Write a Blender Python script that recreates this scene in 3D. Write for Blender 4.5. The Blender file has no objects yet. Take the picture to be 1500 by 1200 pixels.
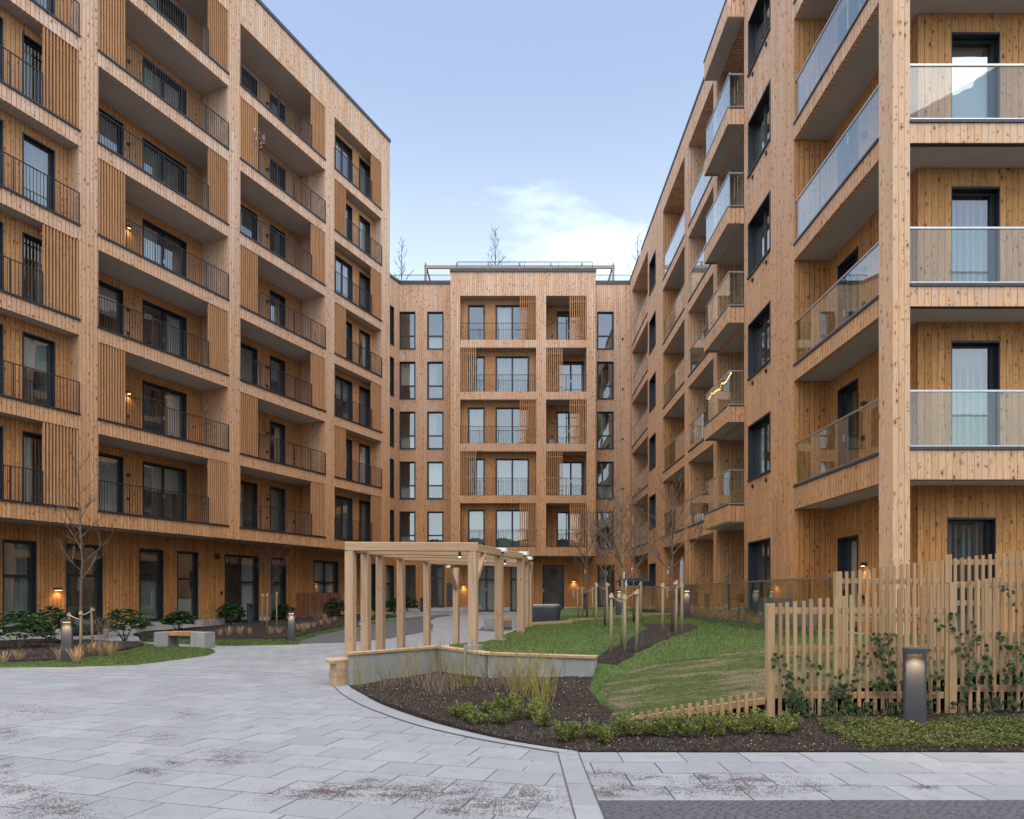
import bpy, bmesh, math, random
import numpy as np
from mathutils import Vector, Matrix, noise

R = math.radians
random.seed(11)
rng = np.random.default_rng(11)
scene = bpy.context.scene
COL = scene.collection

# ------------------------------------------------------------------ camera
PX, PY, FOC, EYE = 754.0, 870.0, 1000.0, 1.5      # axis point and focal length in photo pixels, eye height in m
cd = bpy.data.cameras.new('camera')
cam = bpy.data.objects.new('camera', cd)
COL.objects.link(cam)
cam.location = (0, 0, EYE)
cam.rotation_euler = (R(90), 0, 0)
cd.sensor_width = 36.0
cd.lens = 24.0
cd.shift_x = (750 - PX) / 1500.0
cd.shift_y = (PY - 600) / 1500.0
cd.clip_start = 0.1
cd.clip_end = 3000
scene.camera = cam

# ------------------------------------------------------------------ world, sun, exposure
SUN_EL, SUN_AZ = 76.0, 184.0          # azimuth clockwise from +Y: veiled sun, its light spread over the high cloud
world = bpy.data.worlds.new('World')
scene.world = world
world.use_nodes = True
wt = world.node_tree
wt.nodes.clear()
wo = wt.nodes.new('ShaderNodeOutputWorld')
wb = wt.nodes.new('ShaderNodeBackground')
sky = wt.nodes.new('ShaderNodeTexSky')
sky.sky_type = 'NISHITA'
sky.sun_disc = False
sky.sun_elevation = R(SUN_EL)
sky.sun_rotation = R(SUN_AZ)
sky.air_density = 1.0
sky.dust_density = 2.2
sky.ozone_density = 0.5
wc = wt.nodes.new('ShaderNodeTexCoord')
wm = wt.nodes.new('ShaderNodeMapping')
wm.inputs['Scale'].default_value = (1.0, 1.4, 3.6)
wm.inputs['Location'].default_value = (2.1, 0.75, 1.6)
wn = wt.nodes.new('ShaderNodeTexNoise')
wn.inputs['Scale'].default_value = 2.1
wn.inputs['Detail'].default_value = 7
wn.inputs['Roughness'].default_value = 0.56
wn.inputs['Distortion'].default_value = 0.6
wr = wt.nodes.new('ShaderNodeMapRange')
wr.interpolation_type = 'SMOOTHSTEP'
wr.inputs['From Min'].default_value = 0.44
wr.inputs['From Max'].default_value = 0.82
wr.inputs['To Min'].default_value = 0.0
wr.inputs['To Max'].default_value = 0.62
ws = wt.nodes.new('ShaderNodeSeparateXYZ')
wh = wt.nodes.new('ShaderNodeMapRange')          # thin high veil, thicker towards the horizon all round
wh.interpolation_type = 'SMOOTHSTEP'
wh.inputs['From Min'].default_value = 0.02
wh.inputs['From Max'].default_value = 0.66
wh.inputs['To Min'].default_value = 0.74
wh.inputs['To Max'].default_value = 0.08
wx = wt.nodes.new('ShaderNodeMath'); wx.operation = 'MAXIMUM'
wmix = wt.nodes.new('ShaderNodeMix'); wmix.data_type = 'RGBA'
wmix.inputs['B'].default_value = (8.0, 8.9, 9.2, 1)
wt.links.new(wc.outputs['Generated'], wm.inputs['Vector'])
wt.links.new(wm.outputs[0], wn.inputs['Vector'])
wt.links.new(wn.outputs['Fac'], wr.inputs['Value'])
wt.links.new(wc.outputs['Generated'], ws.inputs[0])
wt.links.new(ws.outputs['Z'], wh.inputs['Value'])
wl = wt.nodes.new('ShaderNodeMapRange')          # the broken cloud lies low all round
wl.interpolation_type = 'SMOOTHSTEP'
wl.inputs['From Min'].default_value = 0.50
wl.inputs['From Max'].default_value = 0.64
wl.inputs['To Min'].default_value = 1.0
wl.inputs['To Max'].default_value = 0.12
wy = wt.nodes.new('ShaderNodeMath'); wy.operation = 'MULTIPLY'
wt.links.new(ws.outputs['Z'], wl.inputs['Value'])
wt.links.new(wr.outputs[0], wy.inputs[0])
wt.links.new(wl.outputs[0], wy.inputs[1])
wt.links.new(wy.outputs[0], wx.inputs[0])
wt.links.new(wh.outputs[0], wx.inputs[1])
wt.links.new(wx.outputs[0], wmix.inputs['Factor'])
wt.links.new(sky.outputs[0], wmix.inputs['A'])
wt.links.new(wmix.outputs['Result'], wb.inputs['Color'])
wb.inputs['Strength'].default_value = 0.07
wt.links.new(wb.outputs[0], wo.inputs[0])

sl = bpy.data.lights.new('sun', 'SUN')
sun = bpy.data.objects.new('sun', sl)
COL.objects.link(sun)
sl.energy = 1.5
sl.angle = R(95)
sl.color = (1.0, 0.93, 0.84)
_d = Vector((math.sin(R(SUN_AZ)) * math.cos(R(SUN_EL)), math.cos(R(SUN_AZ)) * math.cos(R(SUN_EL)), math.sin(R(SUN_EL))))
sun.rotation_euler = (-_d).to_track_quat('-Z', 'Y').to_euler()
sun.location = (0, -20, 60)

vs = scene.view_settings
vs.view_transform = 'Standard'
vs.look = 'None'
vs.gamma = 1.0
vs.use_curve_mapping = False
vs.exposure = 1.75
scene.render.engine = 'CYCLES'
scene.cycles.max_bounces = 8
scene.cycles.transparent_max_bounces = 12
scene.cycles.use_denoising = True
scene.cycles.sample_clamp_indirect = 4

# ------------------------------------------------------------------ helpers
def ground_pt(px, py, z=0.0):
    Y = (EYE - z) * FOC / (py - PY)
    return ((px - PX) / FOC * Y, Y)

def smooth(t):
    t = max(0.0, min(1.0, t))
    return t * t * (3 - 2 * t)

def g(x, y):                      # the court rises a little towards the far building
    return 0.35 * smooth((y - 22) / 14)

def lawn_h(x, y):
    v = 0.07 + 0.115 * max(0.0, x - 1.3) + 0.10 * (y - 7.8)
    v = 0.72 - 0.08 * math.log(1 + math.exp((0.72 - v) / 0.08))
    v = max(v, 0.04) + 0.02 * noise.noise((x * .7, y * .7, 3.1))
    t = max(smooth((x - 1.0) / 1.2), smooth((y - 9.9) / .9))
    return bed_h(x, y) * (1 - t) + v * t

def bed_h(x, y):
    return 0.014 + 0.058 * max(0.0, x + 2.5) * max(0.0, min(1.0, (y - 6.5) / 3.0)) + 0.02 * noise.noise((x * 2.2, y * 2.2, 0)) * max(0., min(1., (y - 6.5)))

def tag(o, label=None, cat=None, group=None, kind=None):
    if label: o['label'] = label
    if cat: o['category'] = cat
    if group: o['group'] = group
    if kind: o['kind'] = kind
    return o

def link(o, parent=None):
    COL.objects.link(o)
    if parent is not None:
        o.parent = parent
    return o

def empty(name, loc=(0, 0, 0), rz=0.0, label=None, cat=None, group=None, parent=None):
    o = bpy.data.objects.new(name, None)
    o.empty_display_size = 0.2
    link(o, parent)
    o.location = loc
    o.rotation_euler = (0, 0, rz)
    return tag(o, label, cat, group)

class MB:
    """collects quads; build() makes one mesh with box-projected UVs (u along the wall, v up)."""
    def __init__(s):
        s.v, s.f, s.m = [], [], []
    def quad(s, *p, m=0):
        i = len(s.v)
        s.v += [tuple(q) for q in p]
        s.f.append(tuple(range(i, i + len(p))))
        s.m.append(m)
    def box(s, x0, x1, y0, y1, z0, z1, m=0, mt=None):
        i = len(s.v)
        s.v += [(x0, y0, z0), (x1, y0, z0), (x1, y1, z0), (x0, y1, z0), (x0, y0, z1), (x1, y0, z1), (x1, y1, z1), (x0, y1, z1)]
        s.f += [(i, i+3, i+2, i+1), (i+4, i+5, i+6, i+7), (i, i+1, i+5, i+4), (i+1, i+2, i+6, i+5), (i+2, i+3, i+7, i+6), (i+3, i, i+4, i+7)]
        s.m += [m, m if mt is None else mt, m, m, m, m]
        return s
    def obox(s, c, ax, ay, az, m=0):
        """oriented box: centre and three half-vectors"""
        c, ax, ay, az = Vector(c), Vector(ax), Vector(ay), Vector(az)
        i = len(s.v)
        for sz in (-1, 1):
            for sx, sy in ((-1, -1), (1, -1), (1, 1), (-1, 1)):
                s.v.append(tuple(c + ax * sx + ay * sy + az * sz))
        s.f += [(i, i+3, i+2, i+1), (i+4, i+5, i+6, i+7), (i, i+1, i+5, i+4), (i+1, i+2, i+6, i+5), (i+2, i+3, i+7, i+6), (i+3, i, i+4, i+7)]
        s.m += [m] * 6
        return s
    def prism(s, poly, z0, z1, m=0):
        n = len(poly); i = len(s.v)
        s.v += [(x, y, z0) for x, y in poly] + [(x, y, z1) for x, y in poly]
        s.f.append(tuple(range(i + n - 1, i - 1, -1)))
        s.f.append(tuple(range(i + n, i + 2 * n)))
        s.m += [m, m]
        for k in range(n):
            k2 = (k + 1) % n
            s.f.append((i + k, i + k2, i + n + k2, i + n + k)); s.m.append(m)
        return s
    def tube(s, pts, rad, n=6, m=0, cap=True):
        pts = [Vector(p) for p in pts]
        rad = rad if isinstance(rad, (list, tuple)) else [rad] * len(pts)
        base = len(s.v)
        ref = None
        for k, p in enumerate(pts):
            t = (pts[min(k + 1, len(pts) - 1)] - pts[max(k - 1, 0)])
            t = t.normalized() if t.length > 1e-9 else Vector((0, 0, 1))
            if ref is None:
                ref = Vector((1, 0, 0)) if abs(t.x) < .9 else Vector((0, 1, 0))
            a = (ref - t * ref.dot(t)).normalized()
            b = t.cross(a)
            ref = a
            for j in range(n):
                an = 2 * math.pi * j / n
                s.v.append(tuple(p + (a * math.cos(an) + b * math.sin(an)) * rad[k]))
        for k in range(len(pts) - 1):
            for j in range(n):
                j2 = (j + 1) % n
                s.f.append((base + k*n + j, base + k*n + j2, base + (k+1)*n + j2, base + (k+1)*n + j)); s.m.append(m)
        if cap:
            s.f.append(tuple(base + j for j in range(n - 1, -1, -1))); s.m.append(m)
            e = base + (len(pts) - 1) * n
            s.f.append(tuple(e + j for j in range(n))); s.m.append(m)
        return s
    def mesh(s, name, mats, smooth_=False):
        me = bpy.data.meshes.new(name)
        me.from_pydata(s.v, [], s.f)
        mats = mats if isinstance(mats, (list, tuple)) else [mats]
        for mm in mats: me.materials.append(mm)
        me.polygons.foreach_set('material_index', s.m)
        if smooth_:
            me.polygons.foreach_set('use_smooth', [True] * len(s.f))
        uv = me.uv_layers.new(name='UVMap')
        flat = np.zeros((len(me.loops), 2), dtype=np.float32)
        for p in me.polygons:
            n_ = p.normal
            if abs(n_.z) < .7:
                l = math.hypot(n_.x, n_.y) or 1
                tx, ty = -n_.y / l, n_.x / l
                if abs(tx) > abs(ty):
                    if tx < 0: tx, ty = -tx, -ty
                elif ty < 0: tx, ty = -tx, -ty
                for li in p.loop_indices:
                    c = me.vertices[me.loops[li].vertex_index].co
                    flat[li] = (c.x * tx + c.y * ty, c.z)
            else:
                for li in p.loop_indices:
                    c = me.vertices[me.loops[li].vertex_index].co
                    flat[li] = (c.x, c.y)
        uv.data.foreach_set('uv', flat.ravel())
        me.update()
        return me
    def build(s, name, mats, parent=None, loc=(0, 0, 0), rz=0.0, smooth_=False, kind=None):
        o = bpy.data.objects.new(name, s.mesh(name, mats, smooth_))
        link(o, parent)
        o.location = loc
        o.rotation_euler = (0, 0, rz)
        if kind: o['kind'] = kind
        return o

def np_mesh(name, verts, faces, mats, parent=None, kind=None, loc=(0, 0, 0), matidx=None):
    """numpy arrays: verts n x 3, faces m x k (all the same k)"""
    me = bpy.data.meshes.new(name)
    verts = np.asarray(verts, dtype=np.float32); faces = np.asarray(faces, dtype=np.int32)
    m, k = faces.shape
    me.vertices.add(len(verts)); me.vertices.foreach_set('co', verts.ravel())
    me.loops.add(m * k); me.loops.foreach_set('vertex_index', faces.ravel())
    me.polygons.add(m)
    me.polygons.foreach_set('loop_start', np.arange(0, m * k, k, dtype=np.int32))
    me.polygons.foreach_set('loop_total', np.full(m, k, dtype=np.int32))
    for mm in (mats if isinstance(mats, (list, tuple)) else [mats]): me.materials.append(mm)
    if matidx is not None: me.polygons.foreach_set('material_index', np.asarray(matidx, dtype=np.int32))
    me.update(calc_edges=True)
    me.validate()
    o = bpy.data.objects.new(name, me)
    link(o, parent)
    o.location = loc
    if kind: o['kind'] = kind
    return o

def timber(name, p0, p1, w, h, mat, parent, up=(0, 0, 1), bevel=0.0):
    """a squared timber from p0 to p1; its grain runs along local z"""
    p0, p1 = Vector(p0), Vector(p1)
    L = (p1 - p0).length
    z = (p1 - p0).normalized()
    upv = Vector(up)
    if abs(z.dot(upv)) > .95: upv = Vector((0, 1, 0))
    x = upv.cross(z).normalized()
    y = z.cross(x)
    b = MB()
    c = min(w, h) * .06
    xs, ys = w / 2, h / 2
    poly = [(-xs + c, -ys), (xs - c, -ys), (xs, -ys + c), (xs, ys - c), (xs - c, ys), (-xs + c, ys), (-xs, ys - c), (-xs, -ys + c)]
    b.prism(poly, 0, L)
    o = b.build(name, mat, parent)
    mt = Matrix((x, y, z)).transposed().to_4x4()
    mt.translation = p0
    o.matrix_basis = mt
    return o

def copy_tree(o, parent=None):
    c = o.copy()
    COL.objects.link(c)
    c.parent = parent
    for ch in list(o.children):
        copy_tree(ch, c)
    return c

# ------------------------------------------------------------------ materials
class Nt:
    def __init__(s, name):
        s.m = bpy.data.materials.new(name)
        s.m.use_nodes = True
        s.t = s.m.node_tree
        s.t.nodes.clear()
        s.out = s.t.nodes.new('ShaderNodeOutputMaterial')
    def n(s, typ, props=None, **ins):
        nd = s.t.nodes.new('ShaderNode' + typ)
        for k, v in (props or {}).items(): setattr(nd, k, v)
        for k, v in ins.items():
            k = k.replace('_', ' ')
            s.put(nd.inputs[int(k[1:])] if k[0] == 'i' and k[1:].isdigit() else nd.inputs[k], v)
        return nd
    def put(s, sock, v):
        if isinstance(v, bpy.types.NodeSocket): s.t.links.new(v, sock)
        elif isinstance(v, tuple) and len(v) == 3 and sock.type == 'RGBA': sock.default_value = (*v, 1)
        else: sock.default_value = v
    def math(s, op, a, b=0.0, clamp=False):
        nd = s.n('Math', {'operation': op, 'use_clamp': clamp}, i0=a, i1=b)
        return nd.outputs[0]
    def mix(s, f, a, b, mode='MIX'):
        nd = s.n('Mix', {'data_type': 'RGBA', 'blend_type': mode})
        s.put(nd.inputs[0], f); s.put(nd.inputs[6], a); s.put(nd.inputs[7], b)
        return nd.outputs[2]
    def ramp(s, v, a, b, lo=0.0, hi=1.0):
        nd = s.n('MapRange', {'interpolation_type': 'SMOOTHSTEP'}, i0=v, i1=a, i2=b, i3=lo, i4=hi)
        return nd.outputs[0]
    def vec(s, x, y, z):
        return s.n('CombineXYZ', None, i0=x, i1=y, i2=z).outputs[0]
    def noise(s, vec, scale, detail=4.0, rough=.55, out=0):
        nd = s.n('TexNoise', None, Scale=scale, Detail=detail, Roughness=rough)
        if vec is not None: s.put(nd.inputs['Vector'], vec)
        return nd.outputs[out]
    def bump(s, h, strength, dist=.01):
        return s.n('Bump', None, Height=h, Strength=strength, Distance=dist).outputs[0]
    def pbr(s, col, rough=.7, spec=.3, normal=None, metal=0.0, **kw):
        nd = s.n('BsdfPrincipled', None, Base_Color=col, Roughness=rough, Metallic=metal)
        nd.inputs['Specular IOR Level'].default_value = spec
        for k, v in kw.items(): s.put(nd.inputs[k.replace('_', ' ')], v)
        if normal is not None: s.put(nd.inputs['Normal'], normal)
        s.t.links.new(nd.outputs[0], s.out.inputs[0])
        return s.m

def cladding(name, a, b, knot, bleach_skylit, bl_lo, bl_hi, w=.13, knots=1.0, single=False):
    """knotty vertical boards; (u, v) come in metres from the UV map. single: the mesh is one board."""
    s = Nt(name)
    uv = s.n('UVMap').outputs[0]
    sep = s.n('SeparateXYZ', None, Vector=uv)
    U, V = sep.outputs[0], sep.outputs[1]
    if single:
        rnd_o = s.n('ObjectInfo').outputs['Random']
        bid = s.math('MULTIPLY', rnd_o, 913.0)
        f = s.math('DIVIDE', U, w)
    else:
        q = s.math('DIVIDE', U, w)
        bid = s.math('FLOOR', q)
        f = s.math('SUBTRACT', q, bid)
    rnd = s.n('TexWhiteNoise', {'noise_dimensions': '1D'}, W=bid).outputs[0]
    v2 = s.math('ADD', V, s.math('MULTIPLY', rnd, 29.0))
    pid = s.math('FLOOR', s.math('ADD', s.math('DIVIDE', v2, 3.7), .5))
    w2 = s.n('TexWhiteNoise', {'noise_dimensions': '2D'}, Vector=s.vec(bid, pid, 0.0))
    r2 = w2.outputs[0]
    zid = s.math('MULTIPLY', bid, 7.31)
    grain = s.noise(s.vec(s.math('MULTIPLY', f, 7.0), s.math('MULTIPLY', v2, 2.2), zid), 1.0, 5, .6)
    fine = s.noise(s.vec(s.math('MULTIPLY', f, 24.0), s.math('MULTIPLY', v2, 3.0), zid), 1.0, 3, .6)
    stain = s.noise(s.vec(s.math('MULTIPLY', U, 1.4), s.math('MULTIPLY', V, .22), 2.0), 1.0, 4, .6)
    # knots: one cell net per board
    kv = s.vec(s.math('ADD', s.math('MULTIPLY', f, 1.15), s.math('MULTIPLY', bid, 37.0)), s.math('MULTIPLY', v2, 4.6), 0.0)
    vor = s.n('TexVoronoi', {'feature': 'F1', 'distance': 'EUCLIDEAN', 'voronoi_dimensions': '2D'}, Vector=kv, Scale=1.0, Randomness=.95)
    ksz = s.n('SeparateXYZ', None, Vector=vor.outputs['Color'])
    keep = s.math('MULTIPLY', s.ramp(ksz.outputs[0], .52, .58), s.ramp(ksz.outputs[2], .0, .8, .45, 1.0))
    rad = s.math('MULTIPLY', s.math('ADD', s.math('MULTIPLY', s.math('POWER', ksz.outputs[1], 2.0), .13), .065), knots)
    dist = s.math('ADD', vor.outputs['Distance'], s.math('MULTIPLY', s.math('SUBTRACT', fine, .5), .07))
    kmask = s.math('MULTIPLY', s.math('SUBTRACT', 1.0, s.ramp(s.math('DIVIDE', dist, rad), .75, 1.25)), keep)
    halo = s.math('MULTIPLY', s.math('SUBTRACT', 1.0, s.ramp(s.math('DIVIDE', dist, rad), 1.0, 3.2)), s.math('MULTIPLY', keep, .42))
    kv2 = s.vec(s.math('ADD', s.math('MULTIPLY', f, 1.0), s.math('MULTIPLY', bid, 53.0)), s.math('ADD', s.math('MULTIPLY', v2, 13.0), s.math('MULTIPLY', s.math('POWER', s.math('ABSOLUTE', s.math('SUBTRACT', f, .5)), 2.0), 4.0)), 0.0)
    vo2 = s.n('TexVoronoi', {'feature': 'F1', 'distance': 'EUCLIDEAN', 'voronoi_dimensions': '2D'}, Vector=kv2, Scale=1.0, Randomness=1.0)
    k2 = s.n('SeparateXYZ', None, Vector=vo2.outputs['Color'])
    km2 = s.math('MULTIPLY', s.math('SUBTRACT', 1.0, s.ramp(s.math('DIVIDE', vo2.outputs['Distance'], s.math('ADD', s.math('MULTIPLY', k2.outputs[1], .16), .12)), .6, 1.2)), s.ramp(k2.outputs[0], .84, .88))
    ed = s.math('ABSOLUTE', s.math('SUBTRACT', f, .5))
    col = s.mix(r2, a, b)
    col = s.mix(s.ramp(s.n('TexWhiteNoise', {'noise_dimensions': '2D'}, Vector=s.vec(s.math('ADD', bid, 51.5), pid, 0.0)).outputs[0], .0, .35, .55, 0.0), col, tuple(c * .62 for c in a))
    col = s.mix(s.ramp(grain, .34, .72, 0, .88), col, tuple(c * .62 for c in b))
    col = s.mix(s.ramp(stain, .40, .72, 0, .42), col, tuple(c * .5 for c in b))
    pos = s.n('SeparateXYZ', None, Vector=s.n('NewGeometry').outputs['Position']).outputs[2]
    bl = s.math('MULTIPLY', s.ramp(pos, 2.0, 19.0, bl_lo, bl_hi), s.ramp(s.math('ADD', s.math('MULTIPLY', stain, .6), s.math('MULTIPLY', r2, .4)), .2, .75, .45, 1.0))  # paler with height: real weathering plus sky light put into the colour
    col = s.mix(bl, col, bleach_skylit)
    col = s.mix(halo, col, tuple((k * 1.0 + c) * .5 for k, c in zip(knot, b)))
    col = s.mix(s.math('MULTIPLY', km2, .72), col, tuple(k * 1.6 for k in knot))
    col = s.mix(s.math('MULTIPLY', kmask, .92), col, knot)
    h = s.math('MULTIPLY', grain, .15)
    if not single:
        groove = s.ramp(ed, .42, .48)
        fe = s.math('FRACT', s.math('DIVIDE', v2, 3.7))
        groove = s.math('MAXIMUM', groove, s.math('SUBTRACT', 1.0, s.ramp(s.math('ABSOLUTE', s.math('SUBTRACT', fe, .5)), .0008, .0022)))
        col = s.mix(s.math('MULTIPLY', groove, .85), col, tuple(c * .20 for c in b))  # shade of the gap, with some dirt, darkened into the colour
        h = s.math('SUBTRACT', h, groove)
    return s.pbr(col, .78, .25, s.bump(h, .55, .012))

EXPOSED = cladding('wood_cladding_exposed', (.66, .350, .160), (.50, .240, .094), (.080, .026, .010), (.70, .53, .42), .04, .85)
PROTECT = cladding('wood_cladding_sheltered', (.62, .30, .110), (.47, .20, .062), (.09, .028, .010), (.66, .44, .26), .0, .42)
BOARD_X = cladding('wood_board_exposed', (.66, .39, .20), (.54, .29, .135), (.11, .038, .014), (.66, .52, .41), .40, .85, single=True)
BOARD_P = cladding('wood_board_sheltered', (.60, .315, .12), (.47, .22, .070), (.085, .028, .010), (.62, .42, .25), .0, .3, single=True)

def plain(name, col, rough=.6, spec=.4, var=.15, scale=6.0, metal=0.0, bump=.0):
    s = Nt(name)
    co = s.n('TexCoord').outputs['Object']
    nz = s.noise(co, scale, 5, .6)
    c = s.mix(s.ramp(nz, .3, .7), tuple(k * (1 - var) for k in col), tuple(min(1, k * (1 + var)) for k in col))
    return s.pbr(c, rough, spec, s.bump(s.noise(co, scale * 6, 3), bump, .01) if bump else None, metal)

def timber_mat(name, a, b, knot):
    """sawn timber, grain along object z, every piece a little different"""
    s = Nt(name)
    co = s.n('TexCoord').outputs['Object']
    rn = s.n('ObjectInfo').outputs['Random']
    sep = s.n('SeparateXYZ', None, Vector=co)
    off = s.math('MULTIPLY', rn, 40.0)
    v = s.vec(s.math('MULTIPLY', sep.outputs[0], 34.0), s.math('MULTIPLY', sep.outputs[1], 34.0), s.math('ADD', s.math('MULTIPLY', sep.outputs[2], 1.6), off))
    gr = s.noise(v, 1.0, 5, .62)
    v3 = s.vec(s.math('MULTIPLY', sep.outputs[0], 7.0), s.math('MULTIPLY', sep.outputs[1], 7.0), s.math('ADD', s.math('MULTIPLY', sep.outputs[2], 2.6), off))
    vor = s.n('TexVoronoi', None, Vector=v3, Scale=1.0)
    ks = s.n('SeparateXYZ', None, Vector=vor.outputs['Color'])
    km = s.math('MULTIPLY', s.math('SUBTRACT', 1.0, s.ramp(vor.outputs['Distance'], .06, .13)), s.ramp(ks.outputs[0], .45, .55))
    col = s.mix(rn, a, b)
    col = s.mix(s.ramp(gr, .35, .7, 0, .6), col, tuple(c * .68 for c in b))
    col = s.mix(s.ramp(s.noise(co, 3.0, 4), .5, .75, 0, .25), col, tuple(c * .55 for c in b))
    col = s.mix(s.math('MULTIPLY', km, .8), col, knot)
    return s.pbr(col, .75, .25, s.bump(gr, .25, .006))

LARCH = timber_mat('sawn_larch', (.47, .325, .205), (.38, .245, .145), (.16, .08, .04))
PICKET = timber_mat('picket_larch', (.41, .275, .155), (.30, .188, .096), (.13, .06, .03))
SLAT = timber_mat('slat_wood', (.52, .28, .135), (.40, .20, .088), (.13, .05, .02))
STAKE = timber_mat('stake_pine', (.34, .275, .165), (.27, .205, .115), (.14, .08, .04))
BROWN = timber_mat('brown_boards', (.20, .085, .045), (.13, .052, .027), (.04, .015, .01))
BLACK = plain('black_powder_coat', (.016, .020, .026), .45, .5, .2)
STEEL = plain('brushed_steel', (.55, .56, .57), .32, .5, .08, 20, .9)
GREYM = plain('anthracite_metal', (.042, .047, .058), .5, .4, .1)
CAPM = plain('roof_cap_metal', (.045, .055, .07), .5, .4, .15)
SOFF = plain('soffit_board', (.40, .37, .35), .85, .2, .06, .8)
FLOORB = plain('balcony_floor', (.30, .27, .24), .8, .2, .1, 2)
ROOM = plain('room_plaster', (.30, .28, .25), .9, .1, .1, .6)
PLINTH = plain('plinth_concrete', (.42, .40, .37), .88, .2, .16, 1.6, 0, .3)

def concrete_mat():
    s = Nt('cast_concrete')
    co = s.n('TexCoord').outputs['Object']
    n1 = s.noise(co, 1.3, 6, .6)
    sep = s.n('SeparateXYZ', None, Vector=co)
    n2 = s.noise(s.vec(s.math('MULTIPLY', sep.outputs[0], 5.), s.math('MULTIPLY', sep.outputs[1], 5.), s.math('MULTIPLY', sep.outputs[2], .7)), 1.0, 4)
    vor = s.n('TexVoronoi', None, Vector=co, Scale=16.0)
    pore = s.math('SUBTRACT', 1.0, s.ramp(vor.outputs['Distance'], .05, .11))
    c = s.mix(s.ramp(n1, .3, .7), (.22, .225, .215), (.29, .295, .285))
    c = s.mix(s.ramp(n2, .5, .75, 0, .5), c, (.15, .147, .136))
    c = s.mix(s.math('MULTIPLY', pore, .5), c, (.2, .2, .19))
    return s.pbr(c, .85, .25, s.bump(s.noise(co, 30, 4), .2, .01))
CONC = concrete_mat()

def glass_mat(name, tint, base, gain, rough=0.0, wav=0.0):
    """window and balustrade glass: clear tinted sheet with mirror reflection that grows towards grazing"""
    s = Nt(name)
    bf = s.n('NewGeometry').outputs['Backfacing']
    fr = s.n('Fresnel', None, IOR=s.math('ADD', 1.5, s.math('MULTIPLY', bf, 1 / 1.5 - 1.5)))
    if wav:
        co = s.n('TexCoord').outputs['Object']
        nrm = s.bump(s.noise(co, 1.1, 2), wav, .02)
        s.put(fr.inputs['Normal'], nrm)
    fac = s.math('ADD', s.math('MULTIPLY', fr.outputs[0], gain), base, True)
    gl = s.n('BsdfGlossy', None, Color=(.93, .96, 1.0), Roughness=rough)
    if wav: s.put(gl.inputs['Normal'], nrm)
    tr = s.n('BsdfTransparent', None, Color=tint)
    mx = s.n('MixShader', None, i0=fac, i1=tr.outputs[0], i2=gl.outputs[0])
    s.t.links.new(mx.outputs[0], s.out.inputs[0])
    return s.m
PANE = glass_mat('window_glass', (.74, .80, .78), .19, 1.25, 0.0, .16)
BALU = glass_mat('balustrade_glass', (.88, .93, .90), .0, 1.5, 0.0, .03)

def cloth(name, col):
    s = Nt(name)
    d = s.n('BsdfDiffuse', None, Color=col)
    t = s.n('BsdfTranslucent', None, Color=col)
    mx = s.n('MixShader', None, i0=.35, i1=d.outputs[0], i2=t.outputs[0])
    s.t.links.new(mx.outputs[0], s.out.inputs[0])
    return s.m
CURT_W = cloth('curtain_white', (.82, .83, .82))
CURT_G = cloth('curtain_grey', (.50, .52, .50))
CURT_D = cloth('curtain_dark', (.10, .12, .12))
BLIND = cloth('blind_pale', (.72, .74, .74))

def glow(name, col, strength):
    s = Nt(name)
    e = s.n('Emission', None, Color=col, Strength=strength)
    s.t.links.new(e.outputs[0], s.out.inputs[0])
    return s.m
WARM = glow('lamp_lens_warm', (1.0, .62, .26), 3.5)
WARM2 = glow('fairy_bulb_warm', (1.0, .55, .18), 2.5)

def paver_mat(name, single):
    s = Nt(name)
    geo = s.n('NewGeometry')
    pos = geo.outputs['Position']
    rn = s.n('ObjectInfo').outputs['Random'] if single else geo.outputs['Random Per Island']
    n1 = s.noise(pos, 1.1, 5, .6)
    n2 = s.noise(pos, 34, 5, .7)
    n3 = s.noise(pos, 5.0, 6, .65)
    c = s.mix(rn, (.172, .187, .208), (.214, .229, .250))
    c = s.mix(s.ramp(n1, .35, .7, 0, .35), c, (.160, .170, .186))
    c = s.mix(s.ramp(n3, .48, .70, 0, .55), c, (.142, .146, .158))
    c = s.mix(s.ramp(n2, .55, .75, 0, .30), c, (.105, .107, .114))
    return s.pbr(c, .82, .3, s.bump(n2, .25, .006))
PAVER1 = paver_mat('granite_paver', True)
PAVERS = paver_mat('granite_paver_field', False)

def path_mat():
    """the same granite too far off to tell its pieces apart: rows as fine relief"""
    s = Nt('granite_path')
    pos = s.n('NewGeometry').outputs['Position']
    mp = s.n('Mapping', None, Vector=pos)
    mp.inputs['Rotation'].default_value = (0, 0, R(15.7))
    br = s.n('TexBrick', None, Vector=mp.outputs[0], Scale=1.0)
    br.inputs['Color1'].default_value = (.20, .213, .232, 1)
    br.inputs['Color2'].default_value = (.185, .19, .203, 1)
    br.inputs['Mortar'].default_value = (.10, .10, .11, 1)
    br.inputs['Mortar Size'].default_value = .012
    br.inputs['Brick Width'].default_value = .5
    br.inputs['Row Height'].default_value = .385
    n3 = s.noise(pos, 3.0, 6, .65)
    c = s.mix(s.ramp(n3, .5, .72, 0, .45), br.outputs[0], (.115, .10, .105))
    return s.pbr(c, .85, .25)
PATH = path_mat()

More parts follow.
